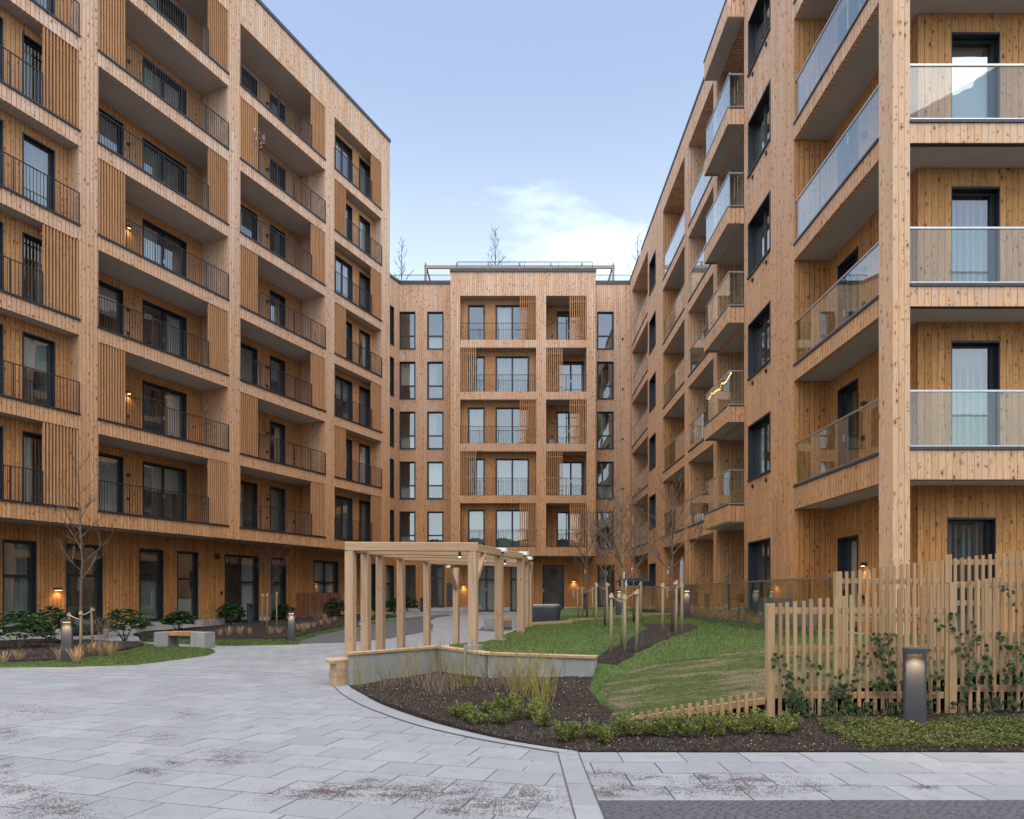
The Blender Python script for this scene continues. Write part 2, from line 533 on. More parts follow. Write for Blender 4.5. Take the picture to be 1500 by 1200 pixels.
def ground_mat(name, a, b, c3, sc, bumpd=.03, rough=.95):
    s = Nt(name)
    pos = s.n('NewGeometry').outputs['Position']
    n1 = s.noise(pos, sc, 6, .65)
    n2 = s.noise(pos, sc * 7, 5, .7)
    n0 = s.noise(pos, sc * .12, 4, .6)
    c = s.mix(s.ramp(n1, .35, .65), a, b)
    c = s.mix(s.ramp(n0, .45, .65, 0, .7), c, c3)
    c = s.mix(s.ramp(n2, .5, .72, 0, .55), c, tuple(k * .45 for k in a))
    h = s.math('ADD', n1, s.math('MULTIPLY', n2, .6))
    return s.pbr(c, rough, .15, s.bump(h, .9, bumpd))
def worn_mat():
    s = Nt('worn_turf')
    pos = s.n('NewGeometry').outputs['Position']
    mp = s.n('Mapping', None, Vector=pos); mp.inputs['Rotation'].default_value = (0, 0, R(-12)); mp.inputs['Scale'].default_value = (.6, 2.6, 1)
    st = s.noise(mp.outputs[0], 1.7, 6, .68)
    n1 = s.noise(pos, 11, 6, .7); n2 = s.noise(pos, 60, 4, .7); n0 = s.noise(pos, .9, 3)
    c = s.mix(s.ramp(n1, .35, .65), (.048, .072, .022), (.085, .108, .038))
    c = s.mix(s.ramp(st, .52, .66, 0, .6), c, (.070, .055, .038))
    c = s.mix(s.ramp(s.math('ADD', st, s.math('MULTIPLY', n0, .3)), .60, .74, 0, .85), c, (.19, .155, .105))
    c = s.mix(s.ramp(n2, .5, .7, 0, .5), c, (.03, .028, .018))
    return s.pbr(c, .95, .1, s.bump(s.math('ADD', n1, n2), 1.0, .03))
SOIL = ground_mat('mulch_soil', (.015, .0125, .0115), (.034, .028, .025), (.025, .021, .019), 9, .05)
TURF = ground_mat('turf', (.042, .075, .022), (.075, .115, .034), (.095, .115, .045), 14, .02)
WORN = worn_mat()
ASPH = ground_mat('dark_gravel', (.060, .062, .066), (.095, .096, .10), (.075, .075, .08), 30, .01)
EARTH = ground_mat('earth', (.09, .085, .08), (.13, .125, .12), (.10, .10, .09), 2)

def leaf_mat(name, a, b, rough=.5, spec=.35, trans=.25):
    s = Nt(name)
    rn = s.n('NewGeometry').outputs['Random Per Island']
    oi = s.n('ObjectInfo').outputs['Random']
    c = s.mix(rn, a, b)
    c = s.mix(s.math('MULTIPLY', oi, .35), c, tuple(k * .6 for k in a))
    p = s.n('BsdfPrincipled', None, Base_Color=c, Roughness=rough)
    p.inputs['Specular IOR Level'].default_value = spec
    t = s.n('BsdfTranslucent', None, Color=c)
    mx = s.n('MixShader', None, i0=trans, i1=p.outputs[0], i2=t.outputs[0])
    s.t.links.new(mx.outputs[0], s.out.inputs[0])
    return s.m
GRASS = leaf_mat('grass_blade', (.045, .095, .020), (.200, .250, .085), .6, .2, .3)
GRASSW = leaf_mat('grass_blade_worn', (.050, .085, .022), (.26, .22, .12), .7, .15, .3)
BOX = leaf_mat('boxwood_leaf', (.040, .080, .014), (.26, .27, .060), .5, .25)
RHODO = leaf_mat('rhododendron_leaf', (.016, .044, .013), (.042, .085, .024), .5, .25, .12)
BUD = leaf_mat('bud', (.30, .33, .09), (.38, .36, .12), .6, .2)
IVY = leaf_mat('ivy_leaf', (.010, .028, .008), (.032, .062, .017), .6, .2, .10)
COVER = leaf_mat('ground_cover_leaf', (.06, .10, .025), (.17, .17, .05), .6, .25)
STRAW = leaf_mat('dry_grass', (.36, .25, .13), (.50, .38, .23), .8, .1)
DRYLEAF = leaf_mat('dry_leaf', (.16, .07, .03), (.24, .11, .05), .8, .1)
TWIGY = leaf_mat('yellow_twig', (.22, .20, .045), (.34, .27, .075), .6, .2, .05)
TWIGB = leaf_mat('brown_twig', (.19, .13, .09), (.27, .20, .15), .75, .15, .05)
BARK = plain('young_bark', (.115, .085, .070), .85, .15, .3, 14)
BARKG = plain('mossy_bark', (.16, .155, .08), .85, .15, .35, 14)
GRIT = leaf_mat('grit', (.055, .044, .046), (.145, .112, .115), .9, .1, 0.0)
ROPE = plain('jute_tie', (.42, .34, .23), .9, .1, .2)
NAVY = plain('navy_canvas', (.018, .026, .045), .8, .15, .2)
GREYC = plain('grey_canvas', (.36, .34, .35), .85, .15, .12)
WICKER = plain('grey_wicker', (.16, .18, .19), .8, .2, .3, 30)
WHITEP = plain('white_paint', (.75, .76, .76), .5, .3, .05)
SETT = paver_mat('basalt_sett', False)
for nd in SETT.node_tree.nodes:
    if nd.type == 'MIX':
        for k in (6, 7):
            c = nd.inputs[k].default_value
            nd.inputs[k].default_value = (c[0] * .38, c[1] * .365, c[2] * .39, 1)

# ------------------------------------------------------------------ setting: ground sheets
def densify(poly, step, jit=0.0):
    out = []
    n = len(poly)
    for i in range(n):
        a, b = Vector(poly[i]), Vector(poly[(i + 1) % n])
        k = max(1, int((b - a).length / step))
        for j in range(k):
            p = a.lerp(b, j / k)
            if jit:
                p += Vector((noise.noise((p.x * 2.3, p.y * 2.3, 1.7)), noise.noise((p.x * 2.3, p.y * 2.3, 8.2)))) * jit
            out.append((p.x, p.y))
    return out

def sheet(name, poly, mat, hf=g, zoff=0.0, step=1.0, jit=0.0, parent=None, kind='structure', skirt=.0):
    poly = densify(poly, step, jit)
    bm = bmesh.new()
    f = bm.faces.new([bm.verts.new((x, y, 0)) for x, y in poly])
    bmesh.ops.triangulate(bm, faces=[f])
    xs = [p[0] for p in poly]; ys = [p[1] for p in poly]
    for ax, lo, hi in ((0, min(xs), max(xs)), (1, min(ys), max(ys))):
        k = math.floor(lo / step) * step
        while k < hi:
            k += step
            bmesh.ops.bisect_plane(bm, geom=bm.verts[:] + bm.edges[:] + bm.faces[:], plane_co=(k, 0, 0) if ax == 0 else (0, k, 0), plane_no=(1, 0, 0) if ax == 0 else (0, 1, 0))
    bmesh.ops.remove_doubles(bm, verts=bm.verts[:], dist=.0005)
    for v in bm.verts:
        v.co.z = hf(v.co.x, v.co.y) + zoff
    bm.normal_update()
    for fc in bm.faces:
        if fc.normal.z < 0: fc.normal_flip()
        fc.smooth = True
    if skirt:
        ex = bmesh.ops.extrude_edge_only(bm, edges=[e for e in bm.edges if e.is_boundary])
        for v in ex['geom']:
            if isinstance(v, bmesh.types.BMVert): v.co.z -= skirt
        bmesh.ops.recalc_face_normals(bm, faces=bm.faces[:])
        if sum(f_.normal.z * f_.calc_area() for f_ in bm.faces) < 0: bmesh.ops.reverse_faces(bm, faces=bm.faces[:])
    me = bpy.data.meshes.new(name)
    bm.to_mesh(me); bm.free()
    me.materials.append(mat)
    o = bpy.data.objects.new(name, me)
    link(o, parent)
    if kind: o['kind'] = kind
    return o

# earth under everything, out to the horizon
eb = MB(); eb.quad((-900, -900, -.16), (900, -900, -.16), (900, 1500, -.16), (-900, 1500, -.16))
eb.build('ground', EARTH, kind='structure')

# court paving: a dark joint bed, stones laid on it (rows turned 15.7 degrees)
court = sheet('court_paving', [(-40, -12), (16, -12), (16, 6.4), (3, 6.6), (-.5, 12.0), (.3, 16), (2.8, 24), (7, 41.6), (-12, 41.6), (-24, 20), (-40, 0)], ground_mat('joint_sand', (.035, .033, .034), (.055, .05, .05), (.045, .042, .042), 20, .004), lambda x, y: g(x, y) - .030, 0, 1.5)
sheet('path', [(-14, 21.0), (2.0, 21.0), (6.8, 41), (-12, 41), (-20, 24)], PATH, g, .0, 1.5)

kerb_px = [(484, 983), (482.5, 990), (486, 1001), (497, 1014), (520, 1029), (560, 1046), (620, 1065.5), (700, 1083.5), (760, 1094), (818, 1103.5)]
kin_px = [(503, 978), (504, 992), (512, 1006), (530, 1017), (556, 1031), (592, 1045), (640, 1060.5), (704, 1077), (765, 1089.5), (845, 1101.5)]
KO = [ground_pt(*p) for p in kerb_px]
KI = [ground_pt(*p) for p in kin_px]
def resample(pts, n):
    pts = [Vector(p) for p in pts]
    # Catmull-Rom, then even spacing
    fine = []
    for i in range(len(pts) - 1):
        p0, p1, p2, p3 = pts[max(i-1, 0)], pts[i], pts[i+1], pts[min(i+2, len(pts)-1)]
        for j in range(20):
            t = j / 20
            fine.append(.5 * ((2*p1) + (p2-p0)*t + (2*p0-5*p1+4*p2-p3)*t*t + (3*p1-p0-3*p2+p3)*t**3))
    fine.append(pts[-1])
    d = [0]
    for i in range(1, len(fine)): d.append(d[-1] + (fine[i]-fine[i-1]).length)
    out = []; k = 0
    for i in range(n):
        s = d[-1] * i / (n - 1)
        while k < len(d) - 2 and d[k+1] < s: k += 1
        t = (s - d[k]) / max(1e-9, d[k+1] - d[k])
        out.append(fine[k].lerp(fine[k+1], t))
    return out
NK = 12
KOs, KIs = resample(KO, NK * 4 + 1), resample(KI, NK * 4 + 1)
kerb_line = MB()
def kerb_poly(i0, i1, shrink=.003):
    return [tuple(KOs[i]) for i in range(i0, i1 + 1)] + [tuple(KIs[i]) for i in range(i1, i0 - 1, -1)]
jl = MB()
for i in range(NK * 4):
    a, b = KOs[i], KOs[i + 1]; ia = (KIs[i] - a).normalized() * .016; ib = (KIs[i+1] - b).normalized() * .016
    jl.quad((a.x - ia.x*.4, a.y - ia.y*.4, .0105), (b.x - ib.x*.4, b.y - ib.y*.4, .0105), (b.x + ib.x, b.y + ib.y, .0105), (a.x + ia.x, a.y + ia.y, .0105))
for xx in (.400, .592): jl.quad((xx, 1.2, .0085), (xx + .011, 1.2, .0085), (xx + .011, 6.47, .0085), (xx, 6.47, .0085))
jl.build('joint', plain('joint_sealant', (.07, .07, .075), .9, .1), court)
for k in range(NK):
    kp = MB().prism(kerb_poly(k*4, k*4+4), -.08, .0065 + .0008 * (k % 3))
    kp.build('kerb_stone', PAVER1, court)

# bed outline (planting bed inside the kerb), lawn and wall points in metres
WALL_A, WALL_B, WALL_C, WALL_D = (-2.70, 11.16), (-1.40, 12.62), (-.42, 11.20), (1.27, 10.56)
BED = [tuple(p) for p in KIs] + [(2.0, 6.47), (9.0, 6.47), (9.0, 7.72), (2.9, 7.72), (1.6, 7.9), (1.6, 9.3), (1.7, 10.56), WALL_D, WALL_C, WALL_B, WALL_A]
def inside(p, poly):
    x, y = p; c = False; n = len(poly); j = n - 1
    for i in range(n):
        xi, yi = poly[i]; xj, yj = poly[j]
        if (yi > y) != (yj > y) and x < (xj - xi) * (y - yi) / (yj - yi) + xi: c = not c
        j = i
    return c
KOpoly = [tuple(p) for p in KOs] + [(.5, 6.47), (9, 6.47), (9, 30), (-1.0, 30), (-1.0, 14), (-2.0, 11.9)]
RA = R(-15.7)
rx, ry = (math.cos(RA), math.sin(RA)), (-math.sin(RA), math.cos(RA))

def chamfer_box(lx, ly, z0, z1, c):
    b = MB()
    x, y = lx / 2, ly / 2
    b.v = [(-x, -y, z0), (x, -y, z0), (x, y, z0), (-x, y, z0), (-x, -y, z1 - c), (x, -y, z1 - c), (x, y, z1 - c), (-x, y, z1 - c),
           (-x + c, -y + c, z1), (x - c, -y + c, z1), (x - c, y - c, z1), (-x + c, y - c, z1)]
    b.f = [(0, 1, 5, 4), (1, 2, 6, 5), (2, 3, 7, 6), (3, 0, 4, 7), (4, 5, 9, 8), (5, 6, 10, 9), (6, 7, 11, 10), (7, 4, 8, 11), (8, 9, 10, 11)]
    b.m = [0] * 9
    return b

def in_view(x, y, margin=0):
    if y < 3.9: return False
    px = PX + x / y * FOC; py = PY + EYE / y * FOC
    return -40 - margin < px < 1540 + margin and py < 1240 + margin

LEFT_GRASS = [ground_pt(*p) for p in [(-160, 980), (0, 978), (100, 977.5), (200, 974), (270, 965.5), (303, 960.5), (315, 956), (307, 952), (262, 949.5), (212, 945)]]
cells = []
pit, pln = .385, .50
for r in range(-40, 70):
    sh = (r % 2) * .25 + ((r * 7919) % 5) * .03
    for c in range(-60, 60):
        lx, ly = (c + sh / pln) * pln, r * pit
        x, y = lx * rx[0] + ly * ry[0], lx * rx[1] + ly * ry[1]
        if y > 21.3 or y < 2.2 or x < -17: continue
        if x > .80: continue
        if inside((x, y), KOpoly):
            # keep stones that still reach past the kerb
            if all(inside((x + dx * rx[0] * .3 + dy * ry[0] * .22, y + dx * rx[1] * .3 + dy * ry[1] * .22), KOpoly) for dx in (-1, 1) for dy in (-1, 1)): continue
        if inside((x, y), LEFT_GRASS) and min((x - a) ** 2 + (y - b) ** 2 for a, b in densify(LEFT_GRASS, .2)) > .2: continue
        if x + .93 * .0 > .25 and y < 6.6: pass
        cells.append((x, y, 0))
for r in range(4):
    y = 6.46 - .374 * (r + .5)
    sh = [.1, .37, .05, .30][r]
    for c in range(-1, 13):
        x = .60 + (c + .5) * .57 + sh - .3
        if x > .35: cells.append((x, y, 1))
cells.sort(key=lambda c: c[1] + (0 if in_view(c[0], c[1]) else 100))
me_p = chamfer_box(pln - .010, pit - .010, -.06, 0, .0015).mesh('paver', PAVER1)
me_r = chamfer_box(.57 - .010, .374 - .010, -.06, 0, .0015).mesh('paver', PAVER1)
rest_v, rest_f = [], []
prv = np.array([v.co[:] for v in me_p.vertices]); rrv = np.array([v.co[:] for v in me_r.vertices])
pf = [list(p.vertices) for p in me_p.polygons]
for i, (x, y, kind) in enumerate(cells):
    dz = random.uniform(-.0015, .0015)
    rz = (RA if kind == 0 else 0) + random.uniform(-.003, .003)
    if kind == 0 and y < 7.0 and x > .15:
        q = [(x + a * rx[0] + b * ry[0], y + a * rx[1] + b * ry[1]) for a, b in ((-.247, -.1895), (.247, -.1895), (.247, .1895), (-.247, .1895))]
        cl = []
        for (ax_, ay_), (bx_, by_) in zip(q, q[1:] + q[:1]):
            if ax_ <= .5: cl.append((ax_, ay_))
            if (ax_ <= .5) != (bx_ <= .5):
                t_ = (.5 - ax_) / (bx_ - ax_); cl.append((.5, ay_ + (by_ - ay_) * t_))
        if len(cl) > 2: MB().prism(cl, -.06, dz).build('paver', PAVER1, court)
        continue
    if i < 270:
        o = bpy.data.objects.new('paver', me_p if kind == 0 else me_r)
        link(o, court)
        o.location = (x, y, dz)
        o.rotation_euler = (random.uniform(-.0025, .0025), random.uniform(-.0025, .0025), rz)
    else:
        vv = prv if kind == 0 else rrv
        cs, sn = math.cos(rz), math.sin(rz)
        base = sum(len(a) for a in rest_v)
        rest_v.append(np.stack([vv[:, 0]*cs - vv[:, 1]*sn + x, vv[:, 0]*sn + vv[:, 1]*cs + y, vv[:, 2] + dz + g(x, y)], 1))
        rest_f += [[q + base for q in f_] for f_ in pf]
np_mesh('pavers', np.concatenate(rest_v), rest_f, PAVERS, court, 'stuff')

# border band running towards the camera, then the setts
for k in range(10):
    y1 = 6.47 - .545 * k
    bm_ = MB().box(.408, .592, y1 - .541, y1, -.07, .005 + .001 * (k % 2))
    bm_.build('border_stone', PAVER1, court)
sv, sf = [], []
yy = 5.008
row = 0
sb = MB(); sb.quad((.6, 1.0, -.02), (16, 1.0, -.02), (16, 5.0, -.02), (.6, 5.0, -.02))
setts = sb.build('sett_bed', ground_mat('sett_joint', (.04, .036, .036), (.06, .055, .055), (.05, .045, .045), 20, .004), kind='structure')
while yy > 3.6:
    xx = .60 + (row % 2) * .035
    dy = .036
    while xx < 5.2:
        dx = random.uniform(.066, .074)
        z = random.uniform(-.012, -.001); a = .004; b_ = len(sv)
        sv += [(xx, yy - dy + a, -.03), (xx + dx - a, yy - dy + a, -.03), (xx + dx - a, yy, -.03), (xx, yy, -.03),
               (xx + .004, yy - dy + a + .004, z), (xx + dx - a - .004, yy - dy + a + .004, z), (xx + dx - a - .004, yy - .004, z), (xx + .004, yy - .004, z)]
        sf += [(b_, b_+1, b_+5, b_+4), (b_+1, b_+2, b_+6, b_+5), (b_+2, b_+3, b_+7, b_+6), (b_+3, b_, b_+4, b_+7), (b_+4, b_+5, b_+6, b_+7)]
        xx += dx
    yy -= dy; row += 1
np_mesh('setts', sv, sf, SETT, setts, 'stuff')

# planting bed, lawn, soil patches
sheet('bed_soil', BED, SOIL, bed_h, 0, .3, skirt=.12)
LAWN = [(1.25, 7.78), (2.9, 7.78), (9.0, 7.78), (9.0, 12.6), (6.36, 12.9), (6.36, 36), (4.5, 39), (2.6, 36), (1.6, 27), (1.05, 20), (.55, 16.7), (-.15, 14.2), (-.62, 12.72), (-1.22, 12.62), (-.36, 11.38), (1.27, 10.72), (1.12, 9.9), (1.0, 9.2), (1.05, 8.4)]
sheet('lawn', LAWN, TURF, lawn_h, .012, .35, .05, skirt=.3)
WORNP = [(1.15, 7.85), (2.9, 7.85), (8.6, 7.85), (8.4, 9.6), (6.0, 10.9), (3.6, 10.6), (1.5, 10.2), (1.15, 9.3)]
sheet('worn_lawn', WORNP, WORN, lawn_h, .017, .35, .22, skirt=.02)
TREE_SOIL = [ground_pt(px, py, .55) for px, py in [(868, 957), (905, 959), (950, 951), (1000, 942), (1024, 932), (1012, 926), (975, 925), (940, 924.5), (948, 934), (925, 944), (895, 950)]]
sheet('tree_bed_soil', TREE_SOIL, SOIL, lawn_h, .026, .25, .12, skirt=.05)
sheet('hedge_bed_soil', [(4.9, 12.3), (6.3, 12.3), (6.34, 33), (5.6, 33), (5.3, 20), (5.1, 15)], SOIL, lawn_h, .026, .4, .12)

# left beds
def left_h(x, y): return g(x, y) + .03 + .015 * noise.noise((x * 1.5, y * 1.5, 0))
def left_s(x, y): return g(x, y) + .06 + .05 * noise.noise((x * 1.1, y * 1.1, 5.)) + .03 * noise.noise((x * 4, y * 4, 5.))
sheet('lawn_strip', LEFT_GRASS + [(-11.2, 20.6), (-14.6, 21.5), (-19, 16.5)], TURF, left_h, 0, .4, .04, skirt=.1)
LS1 = [ground_pt(*p) for p in [(-160, 973), (0, 973.5), (60, 972), (120, 967), (160, 961), (195, 953), (213, 946.5)]] + [(-11.4, 20.6), (-15, 21.6), (-19, 17)]
sheet('border_soil', LS1, SOIL, left_s, .02, .4, .10, skirt=.12)
FG = [ground_pt(*p) for p in [(206, 939), (236, 942), (306, 946), (350, 946.5), (437, 944.5), (441, 939), (466, 932), (506, 926), (560, 919.5), (600, 916)]] + [(-6.4, 36.5), (-7.6, 37.5), (-13.6, 24.4), (-12.6, 23.2)]
sheet('lawn_strip', FG, TURF, left_h, 0, .5, .05, skirt=.1)
FS = [ground_pt(*p) for p in [(206, 937), (300, 939.5), (350, 939.5), (420, 938.5), (462, 930), (506, 923.5), (556, 917), (585, 914)]] + [(-7.2, 36), (-8.2, 37), (-13.6, 24.4), (-12.8, 23.4)]
sheet('border_soil', FS, SOIL, left_s, .03, .5, .12, skirt=.14)
GRV = [ground_pt(*p) for p in [(437, 943.6), (506, 941), (563, 936.5), (610, 930), (633, 926.5), (635, 922), (629, 918.5), (640, 914.5), (662, 911.5), (652, 910), (600, 914.5), (560, 918.5), (506, 925), (465, 931), (440, 938)]]
sheet('gravel_area', GRV, ASPH, g, .012, .8)
sheet('bench_gravel', [ground_pt(*p) for p in [(700, 927), (724, 928), (760, 926), (780, 920), (770, 914), (725, 915)]], ASPH, g, .012, .8)
sheet('entrance_bed_soil', [(-6.0, 37.4), (1.2, 37.2), (1.2, 40.9), (-6.6, 40.9)], SOIL, lambda x, y: g(x, y) + .10 + .03 * noise.noise((x, y, 0)), 0, .6, .06)
MB().box(-6.0, 1.2, 37.1, 37.3, .2, .52).build('bed_kerb', CONC, kind='structure')

# ------------------------------------------------------------------ building kit
FL = [4.2 + 3.0 * k for k in range(7)]         # floor levels above the ground storey
_mesh_cache = {}

class Ctx:
    """a frame on a building: x along the wall (to the right seen from outside), y inwards, z up"""
    def __init__(s, parent, ox=0., oy=0., rot=0.):
        s.p, s.o, s.r = parent, (ox, oy), rot
    def put(s, mb, name, mats, kind=None, sm=False):
        return mb.build(name, mats, s.p, (s.o[0], s.o[1], 0), s.r, sm, kind)
    def at(s, x, y, z):
        c, n = math.cos(s.r), math.sin(s.r)
        return (s.o[0] + x * c - y * n, s.o[1] + x * n + y * c, z)
    def obj(s, name, me, x, y, z, parent=None):
        o = bpy.data.objects.new(name, me)
        link(o, s.p if parent is None else parent)
        if parent is None:
            o.location = s.at(x, y, z)
            o.rotation_euler = (0, 0, s.r)
        else:
            o.location = (x, y, z)
        return o

def wall(ctx, name, x0, x1, z0, z1, y, mat, holes=()):
    """wall face at depth y with rectangular openings (hx0, hx1, hz0, hz1)"""
    xs = sorted({x0, x1, *[min(max(h[0], x0), x1) for h in holes], *[min(max(h[1], x0), x1) for h in holes]})
    zs = sorted({z0, z1, *[min(max(h[2], z0), z1) for h in holes], *[min(max(h[3], z0), z1) for h in holes]})
    b = MB()
    for i in range(len(xs) - 1):
        for j in range(len(zs) - 1):
            cx, cz = (xs[i] + xs[i+1]) / 2, (zs[j] + zs[j+1]) / 2
            if any(h[0] < cx < h[1] and h[2] < cz < h[3] for h in holes): continue
            b.quad((xs[i], y, zs[j]), (xs[i+1], y, zs[j]), (xs[i+1], y, zs[j+1]), (xs[i], y, zs[j+1]))
    return ctx.put(b, name, mat)

def cached(key, fn):
    if key not in _mesh_cache: _mesh_cache[key] = fn()
    return _mesh_cache[key]

def window(ctx, x, y, z, w, h, kind='single', curtain=None, tf=.33, name='window', handle=False, deep=.10, room=True):
    """x, z: lower left corner of the opening at the wall face y"""
    w, h = round(w, 2), round(h, 2)
    ft = .065
    lights = []
    def spans(a, b, n, m):
        t = (b - a - m * (n - 1)) / n
        return [(a + i * (t + m), a + i * (t + m) + t) for i in range(n)]
    nx = 2 if kind in ('double', 'quad') else 1
    zc = [(ft, h - ft)]
    if kind in ('stack', 'quad'):
        zt = h * tf
        zc = [(ft, zt - .045), (zt + .045, h - ft)]
    for (a, b) in spans(ft, w - ft, nx, .10):
        for (c, d) in zc:
            lights.append((a, b, c, d))
    def frame():
        m = MB()
        # reveal lining
        m.quad((0, 0, 0), (0, deep + .06, 0), (0, deep + .06, h), (0, 0, h))
        m.quad((w, 0, 0), (w, 0, h), (w, deep + .06, h), (w, deep + .06, 0))
        m.quad((0, 0, h), (0, deep + .06, h), (w, deep + .06, h), (w, 0, h))
        m.quad((0, 0, 0), (w, 0, 0), (w, deep + .06, 0), (0, deep + .06, 0))
        # outer trim standing 18 mm proud, sill flashing
        for (a, b, c, d) in ((-.03, .012, -.03, h + .03), (w - .012, w + .03, -.03, h + .03), (.012, w - .012, h - .012, h + .03)):
            m.box(a, b, -.018, .004, c, d)
        m.box(-.04, w + .04, -.045, .004, -.035, .010)
        y0, y1 = deep, deep + .055
        xs = sorted({0., w, *[q for l in lights for q in l[:2]]})
        for i in range(0, len(xs), 2): m.box(xs[i] + .001, xs[i+1] - .001, y0, y1, .001, h - .001)
        cols = sorted({l[:2] for l in lights})
        zs = sorted({0., h, *[q for l in lights for q in l[2:]]})
        for (a, b) in cols:
            for i in range(0, len(zs), 2): m.box(a, b, y0 + .004, y1 - .004, zs[i] + .001, zs[i+1] - .001)
        return m.mesh('window', BLACK)
    fo = ctx.obj(name, cached(('wf', w, h, kind, tf, deep), frame), x, y, z)
    for i, (a, b, c, d) in enumerate(lights):
        def pane(a=a, b=b, c=c, d=d):
            m = MB(); m.quad((a, deep + .03, c), (b, deep + .03, c), (b, deep + .03, d), (a, deep + .03, d))
            return m.mesh('pane', PANE)
        ctx.obj('pane', cached(('wp', w, h, kind, tf, deep, i), pane), 0, 0, 0, fo)
    if handle:
        def hnd():
            m = MB(); xx = w / 2 if nx == 2 else ft * .5
            m.box(xx - .02, xx + .02, deep - .035, deep + .01, h * .44, h * .44 + .16)
            return m.mesh('handle', STEEL)
        ctx.obj('handle', cached(('wh', w, h, nx, deep), hnd), 0, 0, 0, fo)
    if room:
        def rm():
            m = MB(); Y0, Y1 = deep + .065, deep + 1.35
            a, b, c, d = -.04, w + .04, -.015, h + .06
            m.quad((a, Y1, c), (b, Y1, c), (b, Y1, d), (a, Y1, d))
            m.quad((a, Y0, c), (a, Y1, c), (a, Y1, d), (a, Y0, d))
            m.quad((b, Y0, c), (b, Y0, d), (b, Y1, d), (b, Y1, c))
            m.quad((a, Y0, d), (a, Y1, d), (b, Y1, d), (b, Y0, d))
            m.quad((a, Y0, c), (b, Y0, c), (b, Y1, c), (a, Y1, c))
            return m.mesh('room_lining', ROOM)
        ctx.obj('room_lining', cached(('wr', w, h, deep), rm), 0, 0, 0, fo)
    if curtain:
        typ, a, b, c, d = curtain          # fractions of width and height
        def cur():
            m = MB(); n = max(4, int((b - a) * w / .035))
            yy = deep + .16
            if typ == 'blind':
                m.quad((a*w, yy, c*h), (b*w, yy, c*h), (b*w, yy, d*h), (a*w, yy, d*h))
            else:
                pts = [(a*w + (b-a)*w*i/n, yy + .035*math.sin(i*1.7 + .6*math.sin(i*.9))) for i in range(n + 1)]
                for p, q in zip(pts, pts[1:]):
                    m.quad((p[0], p[1], c*h + .02), (q[0], q[1], c*h + .02), (q[0], q[1], d*h), (p[0], p[1], d*h))
            return m.mesh('curtain' if typ != 'blind' else 'blind', {'white': CURT_W, 'grey': CURT_G, 'dark': CURT_D, 'blind': BLIND}[typ])
        ctx.obj('blind' if typ == 'blind' else 'curtain', cached(('wc', w, h, deep) + curtain, cur), 0, 0, 0, fo)
    return fo

def rand_curtain(p=.75):
    if random.random() > p: return None
    return random.choice([('white', .06, .94, .0, .97), ('grey', .06, .94, 0., .97), ('white', .06, .42, 0., .97), ('grey', .6, .94, 0., .97),
                          ('grey', .06, .5, 0., .97), ('white', .66, .94, 0., .97), ('blind', .07, .93, .55, .98), ('blind', .07, .93, .3, .98)])

def railing(ctx, x0, x1, z, y=-.03, bar=None, h=1.02, step=1.05, post_l=True, post_r=True):
    """thin black guard rail; bar: extent of the flat bar along the slab edge"""
    m = MB()
    ba, bb = bar or (x0, x1)
    m.box(ba - .03, bb + .03, y - .012, y + .045, z - .03, z + .028)
    m.box(x0, x1, y - .008, y + .030, z + h - .022, z + h)
    n = max(1, round((x1 - x0) / step))
    for i in range(n + 1):
        xx = x0 + (x1 - x0) * i / n
        xx = min(max(xx, x0 + .012), x1 - .012)
        m.box(xx - .012, xx + .012, y - .006, y + .028, z + .028, z + h - .022)
    o = ctx.put(m, 'railing', BLACK)
    b = MB()
    k = max(2, int((x1 - x0) / .098))
    for i in range(1, k):
        xx = x0 + (x1 - x0) * i / k
        b.box(xx - .0065, xx + .0065, y + .004, y + .017, z + .028, z + h - .022)
    bo = b.build('balusters', BLACK, o, kind='stuff')
    return o

def slats(ctx, x0, x1, z0, z1, y=.0, step=.098, w=.046, d=.06, midz=None):
    m = MB()
    n = max(2, round((x1 - x0) / step))
    for i in range(n):
        xx = x0 + (x1 - x0) * (i + .5) / n
        m.box(xx - w / 2, xx + w / 2, y, y + d, z0 + .012, z1 - .012)
    o = ctx.put(m, 'slats', SLAT, 'stuff')
    r = MB()
    for zz in ([midz] if midz else []) + [z0 + .25, z1 - .3]:
        r.box(x0 + .01, x1 - .01, y + d + .002, y + d + .03, zz - .025, zz + .025)
    rr = r.build('slat_rail', SLAT, o)
    return o

def wall_lamp(ctx, x, y, z, lit=False, wide=.10, power=5.0):
    m = MB()
    m.box(x - wide/2, x + wide/2, y - .11, y - .002, z, z + .085)
    o = ctx.put(m, 'wall_lamp', GREYM)
    if lit:
        l = MB(); l.box(x - wide/2 + .012, x + wide/2 - .012, y - .10, y - .054, z - .008, z - .002)
        l.build('lamp_lens', WARM, o)
        ld = bpy.data.lights.new('lamp_light', 'SPOT')
        ld.energy = power; ld.color = (1.0, .60, .26); ld.spot_size = R(150); ld.spot_blend = .8; ld.shadow_soft_size = .04
        lo = bpy.data.objects.new('lamp_light', ld)
        link(lo, o); lo.location = (x, y - .08, z - .02)
        lo.rotation_euler = (R(-12), 0, 0)
    return o

def vent(ctx, x, y, z, r=.055, sq=False):
    m = MB()
    if sq: m.box(x - r, x + r, y - .05, y - .002, z - r, z + r)
    else: m.tube([(x, y - .04, z), (x, y - .002, z)], r, 10)
    return ctx.put(m, 'vent', BLACK)

def box_part(ctx, name, mat, *a, **k):
    return ctx.put(MB().box(*a), name, mat, **k)

